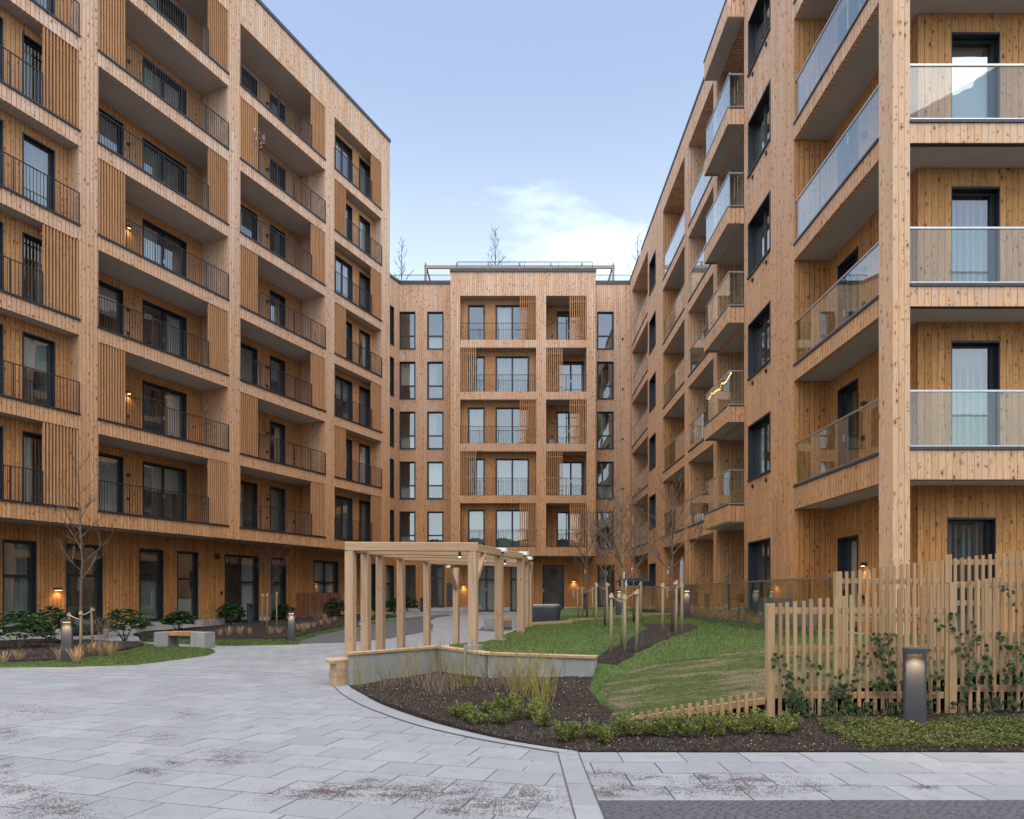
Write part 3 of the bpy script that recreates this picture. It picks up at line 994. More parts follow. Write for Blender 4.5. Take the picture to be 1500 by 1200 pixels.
# ------------------------------------------------------------------ building with the long angled front (left in the court)
LA = math.atan((1193 - PX) / FOC)
LN = Vector((-math.cos(LA), math.sin(LA)))
LU = Vector((math.sin(LA), math.cos(LA)))
LP = Vector(((143 - PX) / FOC * 22.22, 22.22))
LC = LN.dot(LP)
def Lu(px, D=0.0):
    d = Vector(((px - PX) / FOC, 1.0))
    Y = (LC + D) / LN.dot(d)
    return (Vector((d.x * Y, Y)) - LP).dot(LU)
L = empty('apartment_building', (LP.x, LP.y, 0), math.pi/2 - LA, 'tall timber clad apartment block with slatted recessed balconies and black railings', 'building')
lc = Ctx(L)
UEND = Lu(571)
b1a, b1b = Lu(116) - 3.9, Lu(116)
bays = [(b1a, b1b, .5), (Lu(144), Lu(334.5), 1.44), (Lu(352), Lu(476.5), 1.44), (Lu(490), Lu(559), .5)]
UST = b1a - 5.0
TOPO, ROOF = 24.7, 26.3
cols = [(UST, bays[0][0])] + [(bays[i][1], bays[i+1][0]) for i in range(3)] + [(bays[3][1], UEND)]
for a, b in cols:
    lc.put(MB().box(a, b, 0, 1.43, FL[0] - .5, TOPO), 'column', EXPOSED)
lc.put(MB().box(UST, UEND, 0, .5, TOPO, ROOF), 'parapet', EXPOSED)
lc.put(MB().box(UST - .02, UEND + .04, -.05, .56, ROOF, ROOF + .16), 'parapet_cap', CAPM)
lc.put(MB().box(UST, UEND - .01, .5, 13, TOPO + .002, TOPO + .5), 'roof', CAPM)
for a, b, D in bays: lc.put(MB().box(a + .002, b - .002, .12, D, TOPO - .016, TOPO - .003), 'balcony_ceiling', SOFF)
lc.put(MB().box(UST, UEND - .002, 2.95, 13, 0, TOPO - .01), 'core', PLINTH)
lc.put(MB().box(UEND - .12, UEND - .0, 1.432, 3.2, 19.7, TOPO), 'end_wall', EXPOSED)
# soffit over the ground storey
lc.put(MB().box(UST, UEND - .02, .12, 1.45, FL[0] - .49, FL[0] - .03), 'soffit', SOFF)
lc.put(MB().box(UST + .02, UEND - .0, -.002, .12, FL[0] - .503, FL[0] - .501), 'drip_edge', CAPM)
for bi, (a, b, D) in enumerate(bays):
    for k in range(7):
        z = FL[k]
        top = FL[k+1] - .48 if k < 6 else TOPO
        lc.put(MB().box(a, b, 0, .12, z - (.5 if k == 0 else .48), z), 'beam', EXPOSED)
        if k: lc.put(MB().box(a, b, .12, D, z - .465, z - .02), 'balcony_slab', SOFF)
        else: lc.put(MB().box(a, b, .121, D, z - .029, z - .02), 'balcony_floor', FLOORB)
        even = k % 2 == 0
        holes, wins = [], []
        if bi == 0:
            w0, w1 = Lu(34, D), Lu(79, D)
            wins = [(w0, w1, 'single', rand_curtain(.9), True), (Lu(3, D) - 1.7, Lu(3, D), 'single', rand_curtain(), False)]
        elif bi == 1:
            wins = [(Lu(210, D), Lu(272, D), 'double', rand_curtain(.8), True)]
            if even: wins.append((Lu(179.5, D) - 1.0, Lu(179.5, D), 'single', rand_curtain(.8), True))
        elif bi == 2:
            wins = [(Lu(396, D), Lu(417, D), 'single', rand_curtain(.7), True)]
            if even: wins.append((Lu(376, D) - 1.0, Lu(376, D), 'single', rand_curtain(.7), True))
        else:
            wins = [(Lu(526.5, D), Lu(541.5, D), 'single', rand_curtain(.9), False)]
            wins.append((Lu(491.5, D), Lu(515.5, D), 'double', rand_curtain(.9), False) if even else (Lu(504.5, D), Lu(515.5, D), 'single', rand_curtain(.9), False))
        hh = 2.16
        holes = [(w[0], w[1], z + .03, z + .03 + hh) for w in wins]
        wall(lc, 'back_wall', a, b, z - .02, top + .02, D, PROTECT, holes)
        for w0, w1, kd, cu, hd in wins:
            window(lc, w0, D, z + .03, w1 - w0, hh, kd, cu, handle=hd)
        # slat screen and railing: screens swap sides from floor to floor
        sw = {0: 1.12, 1: .98, 2: .98, 3: .92}[bi]
        if even:
            slats(lc, b - sw, b, z + .03, top, .01)
            railing(lc, a, b - sw, z, bar=(a, b))
        elif bi == 0:
            railing(lc, a, b, z)
        else:
            slats(lc, a, a + sw, z + .03, top, .01)
            railing(lc, a + sw, b, z, bar=(a, b))
        if bi in (1, 2):
            lx = Lu(187 if bi == 1 else 391, D)
            wall_lamp(lc, lx, D, z + 1.55, lit=(bi == 1 and k in (1, 3)), power=4)
            vent(lc, lx, D, z + .75, .045, True)
        if k in (0, 1) and bi == 2:
            vent(lc, Lu(430, D), D, z + .75, .05, True)

# ground storey wall
GD = 1.44
gw = [(Lu(5, GD), Lu(52, GD), .42, 3.15, 'stack'), (Lu(98, GD), Lu(149, GD), .12, 3.15, 'stack'), (Lu(205, GD), Lu(238, GD), .50, 3.15, 'stack'), (Lu(260, GD), Lu(289, GD), .50, 3.15, 'stack'),
      (Lu(330, GD), Lu(378, GD), .30, 3.15, 'quad'), (Lu(397, GD), Lu(418, GD), .35, 3.15, 'stack'), (Lu(460, GD), Lu(495, GD), .5, 3.15, 'quad'), (Lu(505.5, GD), Lu(519, GD), .5, 3.15, 'stack'),
      (Lu(537.5, GD), Lu(550, GD), .5, 3.15, 'stack'), (Lu(564, GD), Lu(576.5, GD), .5, 3.15, 'stack')]
UCOR = (Vector((-7.0, 41.0)) - LP).dot(LU)
wall(lc, 'ground_wall', UST, UCOR, .46, FL[0] - .48, GD, PROTECT, [(w[0], w[1], w[2], w[3]) for w in gw])
pl = MB()
edges = sorted([(w[0], w[1], w[2]) for w in gw if w[2] < .46])
cur = UST
for a, b, zb in edges:
    pl.box(cur, a - .05, GD - .03, GD + .2, -.15, .46)
    pl.box(a - .05, b + .05, GD - .03, GD + .2, -.15, zb - .04)
    cur = b + .05
pl.box(cur, UCOR, GD - .03, GD + .2, -.15, .46)
lc.put(pl, 'plinth', PLINTH)
gcur = [('grey', .06, .94, 0., .97), None, ('grey', .06, .94, 0., .6), ('blind', .07, .93, .02, .3), ('white', .62, .94, 0, .97), ('grey', .06, .94, 0, .97), ('white', .06, .94, .4, .97), None, ('grey', .06, .5, 0, .97), ('grey', .3, .94, 0, .97)]
for i, w in enumerate(gw):
    if i == 1:
        window(lc, w[0], GD, w[2], w[1] - w[0], w[3] - w[2], w[4], gcur[i], tf=.66, name='entrance_door', handle=True)
    else:
        window(lc, w[0], GD, w[2], w[1] - w[0], w[3] - w[2], w[4], gcur[i], tf=.60, handle=i in (0, 2))
wall_lamp(lc, Lu(83.5, GD), GD, 1.62, True, .24, 6)
vent(lc, Lu(82, GD), GD, 1.0, .06, True)
vent(lc, Lu(317.5, GD), GD, 3.05, .11, True)
vent(lc, Lu(324, GD), GD, 1.55, .05, True)
vent(lc, Lu(456, GD), GD, 1.45, .05, True)
# recessed wall that links to the far building, above the ground storey
lw = []
for k in range(5):
    lw.append((Lu(576.5, GD) - .92, Lu(576.5, GD), FL[k] + .02, FL[k] + 2.22))
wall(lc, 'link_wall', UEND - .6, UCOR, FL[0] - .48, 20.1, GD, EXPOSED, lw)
for w in lw: window(lc, w[0], GD, w[2], w[1] - w[0], w[3] - w[2], 'stack', rand_curtain())
lc.put(MB().box(UEND - .6, UCOR - .0, GD - .04, GD + .4, 20.1, 20.28), 'link_cap', CAPM)
lc.put(MB().box(UEND - .4, UCOR, GD + 1.6, GD + 6, 0, 19.4), 'link_core', PLINTH)

# ------------------------------------------------------------------ building across the end of the court
MY = 41.0
Mb = empty('apartment_building', (0, MY, 0), 0, 'timber clad apartment block across the court with projecting bay and roof terrace', 'building')
mc = Ctx(Mb)
def mx_(px, Y): return (px - PX) / FOC * Y
YB = -1.5
BX0, BX1 = mx_(660, 39.5), mx_(872.5, 39.5)
O1 = (mx_(674, 39.5), mx_(785.5, 39.5)); O2 = (mx_(800, 39.5), mx_(859, 39.5))
MT = 18.75; MR = 20.1
# side walls with tall windows
sw_px = [(585.3, 608), (626.4, 649.2)]
hl, hr = [], []
for k in range(5):
    for a, b in sw_px: hl.append((mx_(a, MY), mx_(b, MY), FL[k] + .02, FL[k] + 2.22))
    hr.append((mx_(875.3, MY), mx_(898.3, MY), FL[k] + .02, FL[k] + 2.22))
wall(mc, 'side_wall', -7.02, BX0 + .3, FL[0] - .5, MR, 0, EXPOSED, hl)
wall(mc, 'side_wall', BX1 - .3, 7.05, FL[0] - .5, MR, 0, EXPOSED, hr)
for i, h_ in enumerate(hl + hr):
    window(mc, h_[0], 0, h_[2], h_[1] - h_[0], 2.2, 'stack', random.choice([('blind', .07, .93, .02, .33), ('white', .07, .93, .36, .98), ('grey', .07, .55, .36, .98), None, ('blind', .07, .93, .6, .98)]), tf=.36)
for k in range(5): vent(mc, mx_(912, MY), 0, FL[k] + .6, .06)
mc.put(MB().box(-7.1, BX0, -.05, .35, MR, MR + .2), 'parapet_cap', CAPM)
mc.put(MB().box(BX1, 7.2, -.05, .35, MR, MR + .2), 'parapet_cap', CAPM)
# bay
for a, b in ((BX0, O1[0]), (O1[1], O2[0]), (O2[1], BX1)):
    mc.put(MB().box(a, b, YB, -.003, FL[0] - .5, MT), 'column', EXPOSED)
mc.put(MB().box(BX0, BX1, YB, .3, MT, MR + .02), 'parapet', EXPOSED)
mc.put(MB().box(BX0 - .04, BX1 + .04, YB - .05, .34, MR + .022, MR + .19), 'parapet_cap', CAPM)
mc.put(MB().box(-7.0, 7.0, .36, 12, MR - .5, MR - .1), 'roof', CAPM)
for a, b in (O1, O2): mc.put(MB().box(a + .002, b - .002, YB + .12, -.02, MT - .016, MT - .003), 'balcony_ceiling', SOFF)
mc.put(MB().box(-7.0, 7.0, 1.8, 12, 0, MR - .51), 'core', PLINTH)
mc.put(MB().box(BX0 + .02, BX1 - .02, YB + .12, -.01, FL[0] - .49, FL[0] - .03), 'soffit', SOFF)
for oi, (a, b) in enumerate((O1, O2)):
    D = YB + (.5 if oi == 0 else 1.42)
    Yw = MY + D
    for k in range(5):
        z = FL[k]; top = FL[k+1] - .45 if k < 4 else MT
        mc.put(MB().box(a, b, YB, YB + .12, z - (.5 if k == 0 else .45), z), 'beam', EXPOSED)
        mc.put(MB().box(a, b, YB + .121, D, z - (.029 if k == 0 else .435), z - .02), 'balcony_slab', SOFF)
        if oi == 0: wins = [(mx_(686, Yw), mx_(709.5, Yw), 'single'), (mx_(726.5, Yw), mx_(774.5, Yw), 'double')]
        elif k % 2 == 0: wins = [(mx_(816, Yw), mx_(851, Yw), 'double')]
        else: wins = [(mx_(816, Yw), mx_(856.5, Yw), 'double')]
        wall(mc, 'back_wall', a, b, z - .02, top + .02, D, PROTECT, [(w[0], w[1], z + .03, z + 2.2) for w in wins])
        for w in wins:
            window(mc, w[0], D, z + .03, w[1] - w[0], 2.17, w[2], random.choice([('white', .06, .94, 0., .97), ('grey', .06, .94, 0., .97), None, ('white', .06, .5, 0., .97)]), handle=oi == 1, deep=.08)
        if k % 2 == 0:
            sx0, sx1 = b - (.98 if oi == 0 else 1.0), b
        else:
            sx0, sx1 = a, a + (.95 if oi == 0 else .98)
        slats(mc, sx0, sx1, z + .03, top, YB + .01, .122, .05, .06, z + 1.03)
        railing(mc, a, b, z, YB + .10, step=1.2)
        if oi == 1:
            wall_lamp(mc, mx_(809, Yw), D, z + 1.5); vent(mc, mx_(809, Yw), D, z + .75, .045, True)
# ground storey
gm = [(mx_(594, MY), mx_(608.5, MY), .72, 3.2, 'stack'), (mx_(630, MY), mx_(650, MY), .72, 3.2, 'quad'), (mx_(699.5, MY), mx_(725.5, MY), .45, 3.2, 'quad'), (mx_(748, MY), mx_(757.5, MY), .45, 3.2, 'stack'),
      (mx_(795, MY), mx_(825.5, MY), .40, 3.2, 'stack'), (mx_(876, MY), mx_(899.5, MY), .75, 3.2, 'stack')]
wall(mc, 'ground_wall', -7.02, 7.3, .70, FL[0] - .48, 0, PROTECT, [(w[0], w[1], w[2], w[3]) for w in gm])
pl = MB(); cur = -7.02
for w in sorted(gm):
    if w[2] < .7:
        pl.box(cur, w[0] - .04, -.03, .2, -.1, .70); pl.box(w[0] - .04, w[1] + .04, -.03, .2, -.1, w[2] - .04); cur = w[1] + .04
pl.box(cur, 7.3, -.03, .2, -.1, .70)
mc.put(pl, 'plinth', PLINTH)
for i, w in enumerate(gm):
    window(mc, w[0], 0, w[2], w[1] - w[0], w[3] - w[2], w[4], [None, ('grey', .5, .94, 0, .97), ('white', .06, .94, 0., .97), ('white', .06, .94, 0, .97), None, ('grey', .06, .6, 0, .97)][i], tf=.70, name='entrance_door' if i == 4 else 'window', handle=i in (2, 4))
m_ = MB().box(mx_(654, MY), mx_(662.5, MY), -.02, .05, .72, 2.15)
mc.put(m_, 'service_door', GREYM)
wall_lamp(mc, mx_(679.3, MY), 0, 1.95, True, .2, 7)
wall_lamp(mc, mx_(840.5, MY), 0, 2.25, True, .2, 8)
box_part(mc, 'intercom', STEEL, mx_(840, MY) - .05, mx_(840, MY) + .05, -.04, -.002, 1.25, 1.75)
for px in (571, 637): box_part(mc, 'vent_grille', BLACK, mx_(px, MY) - .2, mx_(px, MY) + .2, -.03, -.002, 3.25, 3.45)
# roof terrace: guard rail, timber pergola, planted trees (things of their own)
def roof_rail(x0, x1, y, z, h, label):
    t = empty('roof_railing', ((x0 + x1) / 2, y, z), 0, label, 'railing')
    w = (x1 - x0) / 2
    m = MB(); m.box(-w, w, -.015, .015, h - .03, h)
    n = max(2, int(2 * w / 1.6))
    for i in range(n + 1):
        xx = -w + 2 * w * i / n; m.box(xx - .015, xx + .015, -.013, .013, -.1, h - .03)
    m.build('rail', BLACK, t)
    b = MB(); k = int(2 * w / .115)
    for i in range(1, k):
        xx = -w + 2 * w * i / k; b.box(xx - .006, xx + .006, -.006, .006, .03, h - .03)
    b.build('balusters', BLACK, t, kind='stuff')
roof_rail(mx_(669, 39.7), mx_(868, 39.7), 39.75, MR + .19, .55, 'thin black guard rail on parapet of the projecting bay')
roof_rail(-7.3, BX0 + .1, 41.3, MR + .2, .5, 'thin black guard rail on low roof edge beside the tall angled block')
roof_rail(BX1 - .1, 7.0, 41.3, MR + .2, .5, 'thin black guard rail on roof edge beside the glass balcony block')
t = empty('roof_pergola', (.3, 43.2, MR - .1), 0, 'weathered timber pergola frame on the roof terrace', 'pergola')
GREYW = timber_mat('weathered_timber', (.40, .33, .28), (.33, .27, .22), (.18, .12, .09))
rp0, rp1 = mx_(621, 42.7) - .3, mx_(901, 42.7) - .3
ZP = 1.5 + (870 - 388) * .0427 - (MR - .1)
for xx in np.linspace(rp0 + .1, rp1 - .1, 7):
    timber('post', (xx, -.4, 0), (xx, -.4, ZP - .2), .14, .14, GREYW, t)
    timber('post', (xx, 2.6, 0), (xx, 2.6, ZP - .2), .14, .14, GREYW, t)
timber('beam', (rp0, -.4, ZP - .1), (rp1, -.4, ZP - .1), .12, .2, GREYW, t)
timber('beam', (rp0, 2.6, ZP - .1), (rp1, 2.6, ZP - .1), .12, .2, GREYW, t)
for xx in np.linspace(rp0 + .1, rp1 - .1, 7):
    timber('rafter', (xx, -.5, ZP + .07), (xx, 2.7, ZP + .07), .08, .14, GREYW, t)

# ------------------------------------------------------------------ building with glass balconies (right in the court)
RX, Y0 = 6.94, 12.53
Rb = empty('apartment_building', (RX, Y0, 0), 0, 'timber clad apartment block with glass fronted balconies and corner column', 'building')
rs = Ctx(Rb, 0, 0, -math.pi / 2)       # court side: x = Y0 - Y, y = X - RX
rf = Ctx(Rb, 0, 0, 0)                  # front towards the street: x = X - RX, y = Y - Y0
def ys(Y): return Y0 - Y
def Ypx(px): return RX * FOC / (px - PX)
RR = 20.3
def glass_rail(ctx, x0, x1, y, z, n=2, h=1.02, ends=True):
    m = MB()
    m.box(x0, x1, y - .022, y + .022, z + h, z + h + .034)
    o = ctx.put(m, 'handrail', STEEL)
    c = MB(); c.box(x0 - .01, x1 + .01, y - .075, y + .04, z - .055, z + .0)
    ctx.put(c, 'channel', GREYM)
    c = MB(); c.box(x0 - .005, x1 + .005, y - .070, y + .03, z + .001, z + .022)
    ctx.put(c, 'channel_cover', STEEL)
    for i in range(n):
        a = x0 + (x1 - x0) * i / n + .006; b = x0 + (x1 - x0) * (i + 1) / n - .006
        ctx.put(MB().box(a, b, y - .006, y + .006, z + .022, z + h), 'glass_panel', BALU)

COLD, COLW = .49, .32
rf.put(MB().box(.022, COLW - .0, .022, COLD, 0, RR), 'column', EXPOSED)
DB = .90                     # depth of the wrap-round balcony on the court side
DF = .75                     # and on the front
YA1 = Ypx(1163)
WFRONT = 7.5                 # how far the front goes on, past the picture
plank_cache = {}
def plank(ctx, parent, x0, x1, y, z0, z1, mat, th=.02):
    key = (round(x1 - x0, 3), round(z1 - z0, 2), mat.name, th)
    if key not in plank_cache:
        w, h = key[0], key[1]; c = .004
        b = MB()
        b.v = [(0, th, 0), (w, th, 0), (w, th, h), (0, th, h), (0, c, 0), (w, c, 0), (w, c, h), (0, c, h), (c, 0, 0), (w - c, 0, 0), (w - c, 0, h), (c, 0, h)]
        b.f = [(8, 9, 10, 11), (4, 8, 11, 7), (9, 5, 6, 10), (0, 4, 7, 3), (5, 1, 2, 6), (7, 11, 10, 6), (3, 7, 6, 2), (0, 1, 5, 4), (4, 5, 9, 8)]
        b.m = [0] * 9
        plank_cache[key] = b.mesh('plank', mat)
    o = bpy.data.objects.new('plank', plank_cache[key])
    link(o, parent)
    if parent is ctx.p:
        o.location = ctx.at(x0, y - th, z0); o.rotation_euler = (0, 0, ctx.r)
    else:
        o.location = (x0, y - th, z0)
    return o
def boards(ctx, part, x0, x1, y, z0, z1, mat, holes=(), w=.128):
    """individual boards on a wall part; joints meet the edges of the openings"""
    xs = sorted({x0, x1, *[h[0] for h in holes], *[h[1] for h in holes]})
    for a, b in zip(xs, xs[1:]):
        n = max(1, round((b - a) / w)); s = (b - a) / n
        hit = [h for h in holes if h[0] < (a + b) / 2 < h[1]]
        zr = [(z0, z1)]
        if hit:
            zr = [q for q in ((z0, hit[0][2] - .03), (hit[0][3] + .03, z1)) if q[1] - q[0] > .05]
        for i in range(n):
            for (p, q) in zr:
                plank(ctx, part, a + i * s + .0025, a + (i + 1) * s - .0025, y, p, q, mat, .02 + .0015 * (i % 2))

# corner column boards
colp = rf.put(MB().box(.021, COLW - .001, .021, .023, 0, RR), 'column_face', BLACK)
zseg = [[0., 3.4, 6.9, 10.6, RR], [0., 2.1, 5.2, 8.9, 12.3, RR], [0., 4.1, 7.7, 11.5, RR]]
for i in range(3):
    a = i * COLW / 3
    for p, q in zip(zseg[i], zseg[i][1:]):
        plank(rf, colp, a + .002, a + COLW / 3 - .002, .021, p, q - .004, BOARD_X)
cols_ = rs.put(MB().box(-COLD, -.021, .021, .023, 0, RR), 'column_face', BLACK)
zseg2 = [[0., 3.9, 6.2, 9.9, RR], [0., 2.8, 6.0, 9.2, 13., RR], [0., 1.7, 5.6, 8.3, 12, RR], [0., 4.4, 7.3, 10.9, RR]]
for i in range(4):
    a = -COLD + i * (COLD - .02) / 4
    for p, q in zip(zseg2[i], zseg2[i][1:]):
        plank(rs, cols_, a + .002, a + (COLD - .02) / 4 - .002, .021, p, q - .004, BOARD_X)

def bdepth(k): return .60 if k == 0 else .42
XV = 3.35                     # boards one by one as far as the picture shows them
for k in range(-1, 5):
    z = FL[k] if k >= 0 else .62
    top = FL[k + 1] - bdepth(k + 1) if k < 4 else RR - .9
    # front: beam, slab, glass, back wall with door
    dx0, dx1 = mx_(1394, 13.28) - RX, mx_(1465, 13.28) - RX
    if k == -1: dx0, dx1 = dx0 - .08, dx1 - .08
    hole = (dx0, dx1, z + .03, z + 2.2 if k >= 0 else 2.96)
    hole2 = (dx1 + 1.6, dx1 + 3.2, z + .03, z + 2.2)
    bw = wall(rf, 'front_wall', DB, WFRONT, z - .02, top + .02, DF + .022, BLACK if -1 <= k < 3 else PROTECT, [hole, hole2])
    if k < 3:
        boards(rf, bw, DB, XV, DF + .021, z - .02, top + .02, BOARD_P, [hole])
        wall(rf, 'front_wall', XV, WFRONT, z - .02, top + .02, DF, PROTECT, [hole2])
    window(rf, dx0, DF + .02, z + .03, dx1 - dx0, hole[3] - hole[2], 'single', {-1: ('dark', .08, .92, 0, .97), 0: ('dark', .08, .92, .0, .82), 1: ('dark', .08, .92, 0, .97), 2: ('blind', .08, .92, .0, .80)}.get(k), name='balcony_door', handle=k >= 0, deep=.12)  # pale blind is added, standing in for sky mirrored in that door
    window(rf, hole2[0], DF + .02, z + .03, 1.6, 2.17, 'double', rand_curtain(), deep=.12)
    if k >= 0:
        bd = bdepth(k)
        bm_ = rf.put(MB().box(COLW, WFRONT, .022, .12, z - bd, z - .06), 'beam', BLACK if k < 3 else EXPOSED)
        if k < 3:
            boards(rf, bm_, COLW, 2.55, .021, z - bd, z - .06, BOARD_X)
            rf.put(MB().box(2.55, WFRONT, .0, .0215, z - bd, z - .06), 'beam_face', EXPOSED)
        rf.put(MB().box(DB + .001, WFRONT, .121, DF + .02, z - bd + .012, z - .02), 'balcony_slab', SOFF)
        rf.put(MB().box(DB - .001, DB + .0005, DF - .0, DF + .02, z - bd + .02, z - .03), 'slab_joint', SOFF)
        glass_rail(rf, COLW, COLW + 2.12 + 1.1, .05, z, 2)
        glass_rail(rf, COLW + 3.23, WFRONT, .05, z, 3)
        # court side
        rs.put(MB().box(ys(YA1), -COLD, 0, .12, z - bd, z - .06), 'beam', EXPOSED)
        rs.put(MB().box(ys(YA1), -.121, .121, DB, z - bd + .012, z - .02), 'balcony_slab', SOFF)
        glass_rail(rs, ys(YA1) + .01, -COLD, .05, z, 3)
    # court side back wall with two doors, and the end wall
    d0, d1 = ys(7.84 / .4745), ys(7.84 / .5025)
    e1 = -DF - .35; e0 = e1 - 1.0
    hs = [(d0, d1, z + .03, z + 2.2), (e0, e1, z + .03, z + 2.2)]
    wall(rs, 'back_wall', ys(YA1), -DF - .02, z - .02, top + .02, DB, PROTECT, hs)
    for h_ in hs: window(rs, h_[0], DB, h_[2], h_[1] - h_[0], h_[3] - h_[2], 'single', rand_curtain(.5), name='balcony_door', handle=True, deep=.12, room=True)
    rs.put(MB().box(ys(YA1) - .1, ys(YA1), .004, DB + .02, z - .02, top + .02), 'end_wall', PROTECT)
    wall_lamp(rs, ys(7.84 / .515), DB, z + 1.5, lit=(k == -1), power=6)
    vent(rs, ys(7.84 / .512), DB, z + .8, .05, True)
for c_, a in ((rf, (COLW - .1, WFRONT, 0, DF + .02)), (rs, (ys(YA1), -COLD, 0, DB))):
    c_.put(MB().box(*a, RR - .9, RR), 'roof_beam', EXPOSED)
# flat wall with one window to a floor
YB0, YB1 = YA1, Ypx(1090)
wy0, wy1 = ys(Ypx(1097)), ys(Ypx(1128))
hb = [(wy0, wy1, 1.0, 3.0)] + [(wy0, wy1, FL[k] + .66, FL[k] + 2.23) for k in range(5)]
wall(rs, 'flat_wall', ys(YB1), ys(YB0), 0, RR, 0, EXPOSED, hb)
for i, h_ in enumerate(hb):
    window(rs, h_[0], 0, h_[2], h_[1] - h_[0], h_[3] - h_[2], 'double', [None, ('white', .06, .3, 0, .97), None, ('white', .7, .94, 0, .97), ('grey', .06, .35, 0., .97), None][i], deep=.16)
    if i:
        vent(rs, h_[0] + .35, 0, h_[2] - .22, .055); vent(rs, h_[1] - .25, 0, h_[2] - .22, .055)
# far bays along the court
segs = {'C': (YB1, 23.4), 'D': (23.85, 27.3), 'E': (27.9, 31.98), 'G': (35.6, 40.4)}
RD = 1.5
for a, b in ((23.4, 23.85), (27.3, 27.9), (40.4, 41.0)):
    rs.put(MB().box(ys(b), ys(a), 0, RD, 0, RR - .002), 'column', EXPOSED)
FY0, FY1 = 31.98, 35.6
fwy = (ys(Ypx(951.5)), ys(Ypx(960.5)))
hf_ = [(fwy[0], fwy[1], 1.0, 3.0)] + [(fwy[0], fwy[1], FL[k] + .66, FL[k] + 2.23) for k in range(5)]
wall(rs, 'flat_wall', ys(FY1), ys(FY0), 0, RR, 0, EXPOSED, hf_)
for h_ in hf_: window(rs, h_[0], 0, h_[2], h_[1] - h_[0], h_[3] - h_[2], 'double', rand_curtain(.5), deep=.16)
for nm, (ya, yb) in segs.items():
    x0, x1 = ys(yb), ys(ya)
    if nm == 'E': rs.put(MB().box(x0 - .1, x0, .004, RD, 0, RR - .003), 'end_wall', PROTECT)      # wall that faces the street
    for k in range(-1, 5):
        z = FL[k] if k >= 0 else .6
        top = FL[k+1] - .45 if k < 4 else RR - .9
        dw = (x0 + .45, x0 + 1.4, z + .03, z + 2.2); dw2 = (x1 - 1.1, x1 - .25, z + .03, z + 2.2)
        wall(rs, 'back_wall', x0, x1, z - .02, top + .05, RD - .05, PROTECT, [dw, dw2])
        window(rs, dw[0], RD - .05, dw[2], dw[1] - dw[0], 2.17, 'single', rand_curtain(.5), name='balcony_door')
        window(rs, dw2[0], RD - .05, dw2[2], dw2[1] - dw2[0], 2.17, 'single', rand_curtain(.5), name='balcony_door')
        if k < 0: continue
        bd = .55 if k == 0 else .45
        rs.put(MB().box(x0, x1, 0, .12, z - bd, z - .06), 'beam', EXPOSED)
        rs.put(MB().box(x0, x1, .121, RD - .051, z - bd + .015, z - .02), 'balcony_slab', SOFF)
        if nm == 'C':
            P = -.48; xa, xb = ys(23.2), x1
            rs.put(MB().box(xa, xb - .002, P, -.002, z - bd + .02, z - .03), 'projecting_slab', SOFF)
            rs.put(MB().box(xa - .02, xb + .018, P - .02, P, z - .50, z - .02), 'fascia', EXPOSED)
            rs.put(MB().box(xb - .001, xb + .018, P, -.002, z - .50, z - .02), 'fascia', EXPOSED)
            rs.put(MB().box(xa - .02, xa - .001, P, -.002, z - .50, z - .02), 'fascia', EXPOSED)
            glass_rail(rs, xa, xb, P + .05, z + .02, 2)
            g2 = Ctx(Rb, *rs.at(xb - .05, P + .05, 0)[:2], 0.0)
            glass_rail(g2, .0, .42, 0, z + .02, 1)
        else:
            glass_rail(rs, x0 + .02, x1 - .02, .05, z, 2)
    if nm != 'C':
        rs.put(MB().box(x0, x1, 0, RD, RR - .9, RR - .001), 'roof_beam', EXPOSED)
    else:
        rs.put(MB().box(x0, x1, 0, RD, RR - .9, RR - .001), 'roof_beam', EXPOSED)
        rs.put(MB().box(ys(23.2) - .02, x1 + .018, -.50, -.003, 18.95, 19.55), 'canopy', EXPOSED)
        rs.put(MB().box(ys(23.2), x1, -.48, -.01, 18.935, 18.949), 'canopy_soffit', SOFF)
        rs.put(MB().box(ys(23.2) - .04, x1 + .03, -.52, -.003, 19.551, 19.62), 'canopy_cap', CAPM)
rs.put(MB().box(ys(37.4), ys(12.5), -.03, .4, RR, RR + .12), 'parapet_cap', CAPM)
rs.put(MB().box(ys(41.2), ys(38.2), -.03, .4, RR, RR + .12), 'parapet_cap', CAPM)
rs.put(MB().box(ys(41), ys(13.6), .4, 9, RR - .4, RR - .05), 'roof', CAPM)
rs.put(MB().box(ys(41), ys(17.2), 3.1, 9, 0, RR - .41), 'core', PLINTH)
rs.put(MB().box(ys(17.2), ys(15.2), 2.6, 9, 0, RR - .41), 'core', PLINTH)

# ------------------------------------------------------------------ terrace with glass balustrade
tz = .62
terr = MB()
terr.box(6.30, 8.4, 13.05, 36.0, -.1, tz)
terr.box(8.4, 15, 12.4, 13.4, -.1, tz - .01)
terr.box(6.95, 15, 12.3, 13.049, -.1, tz - .005)
terr.build('terrace', PLINTH, kind='structure')
t = empty('glass_balustrade', (6.34, 23, tz), 0, 'long clear glass balustrade with steel handrail along the terrace edge', 'balustrade')
xa, ya, yb = 0.0, 13.3 - 23, 33.0 - 23
MB().box(-.03, .03, ya, yb, 1.19, 1.225).build('handrail', STEEL, t)
MB().box(-.06, .05, ya, yb, .002, .09).build('channel', WHITEP, t)
n = 11
for i in range(n):
    a = ya + (yb - ya) * i / n + .008; b = ya + (yb - ya) * (i + 1) / n - .008
    MB().box(-.007, .007, a, b, .091, 1.19).build('glass_panel', BALU, t)
MB().box(.031, .5, yb - .03, yb + .03, 1.19, 1.225).build('handrail', STEEL, t)
MB().box(.02, .5, yb - .007, yb + .007, .09, 1.19).build('glass_panel', BALU, t)

def xform(o, loc, rz=0.0):
    o.location = loc; o.rotation_euler = (0, 0, rz); return o

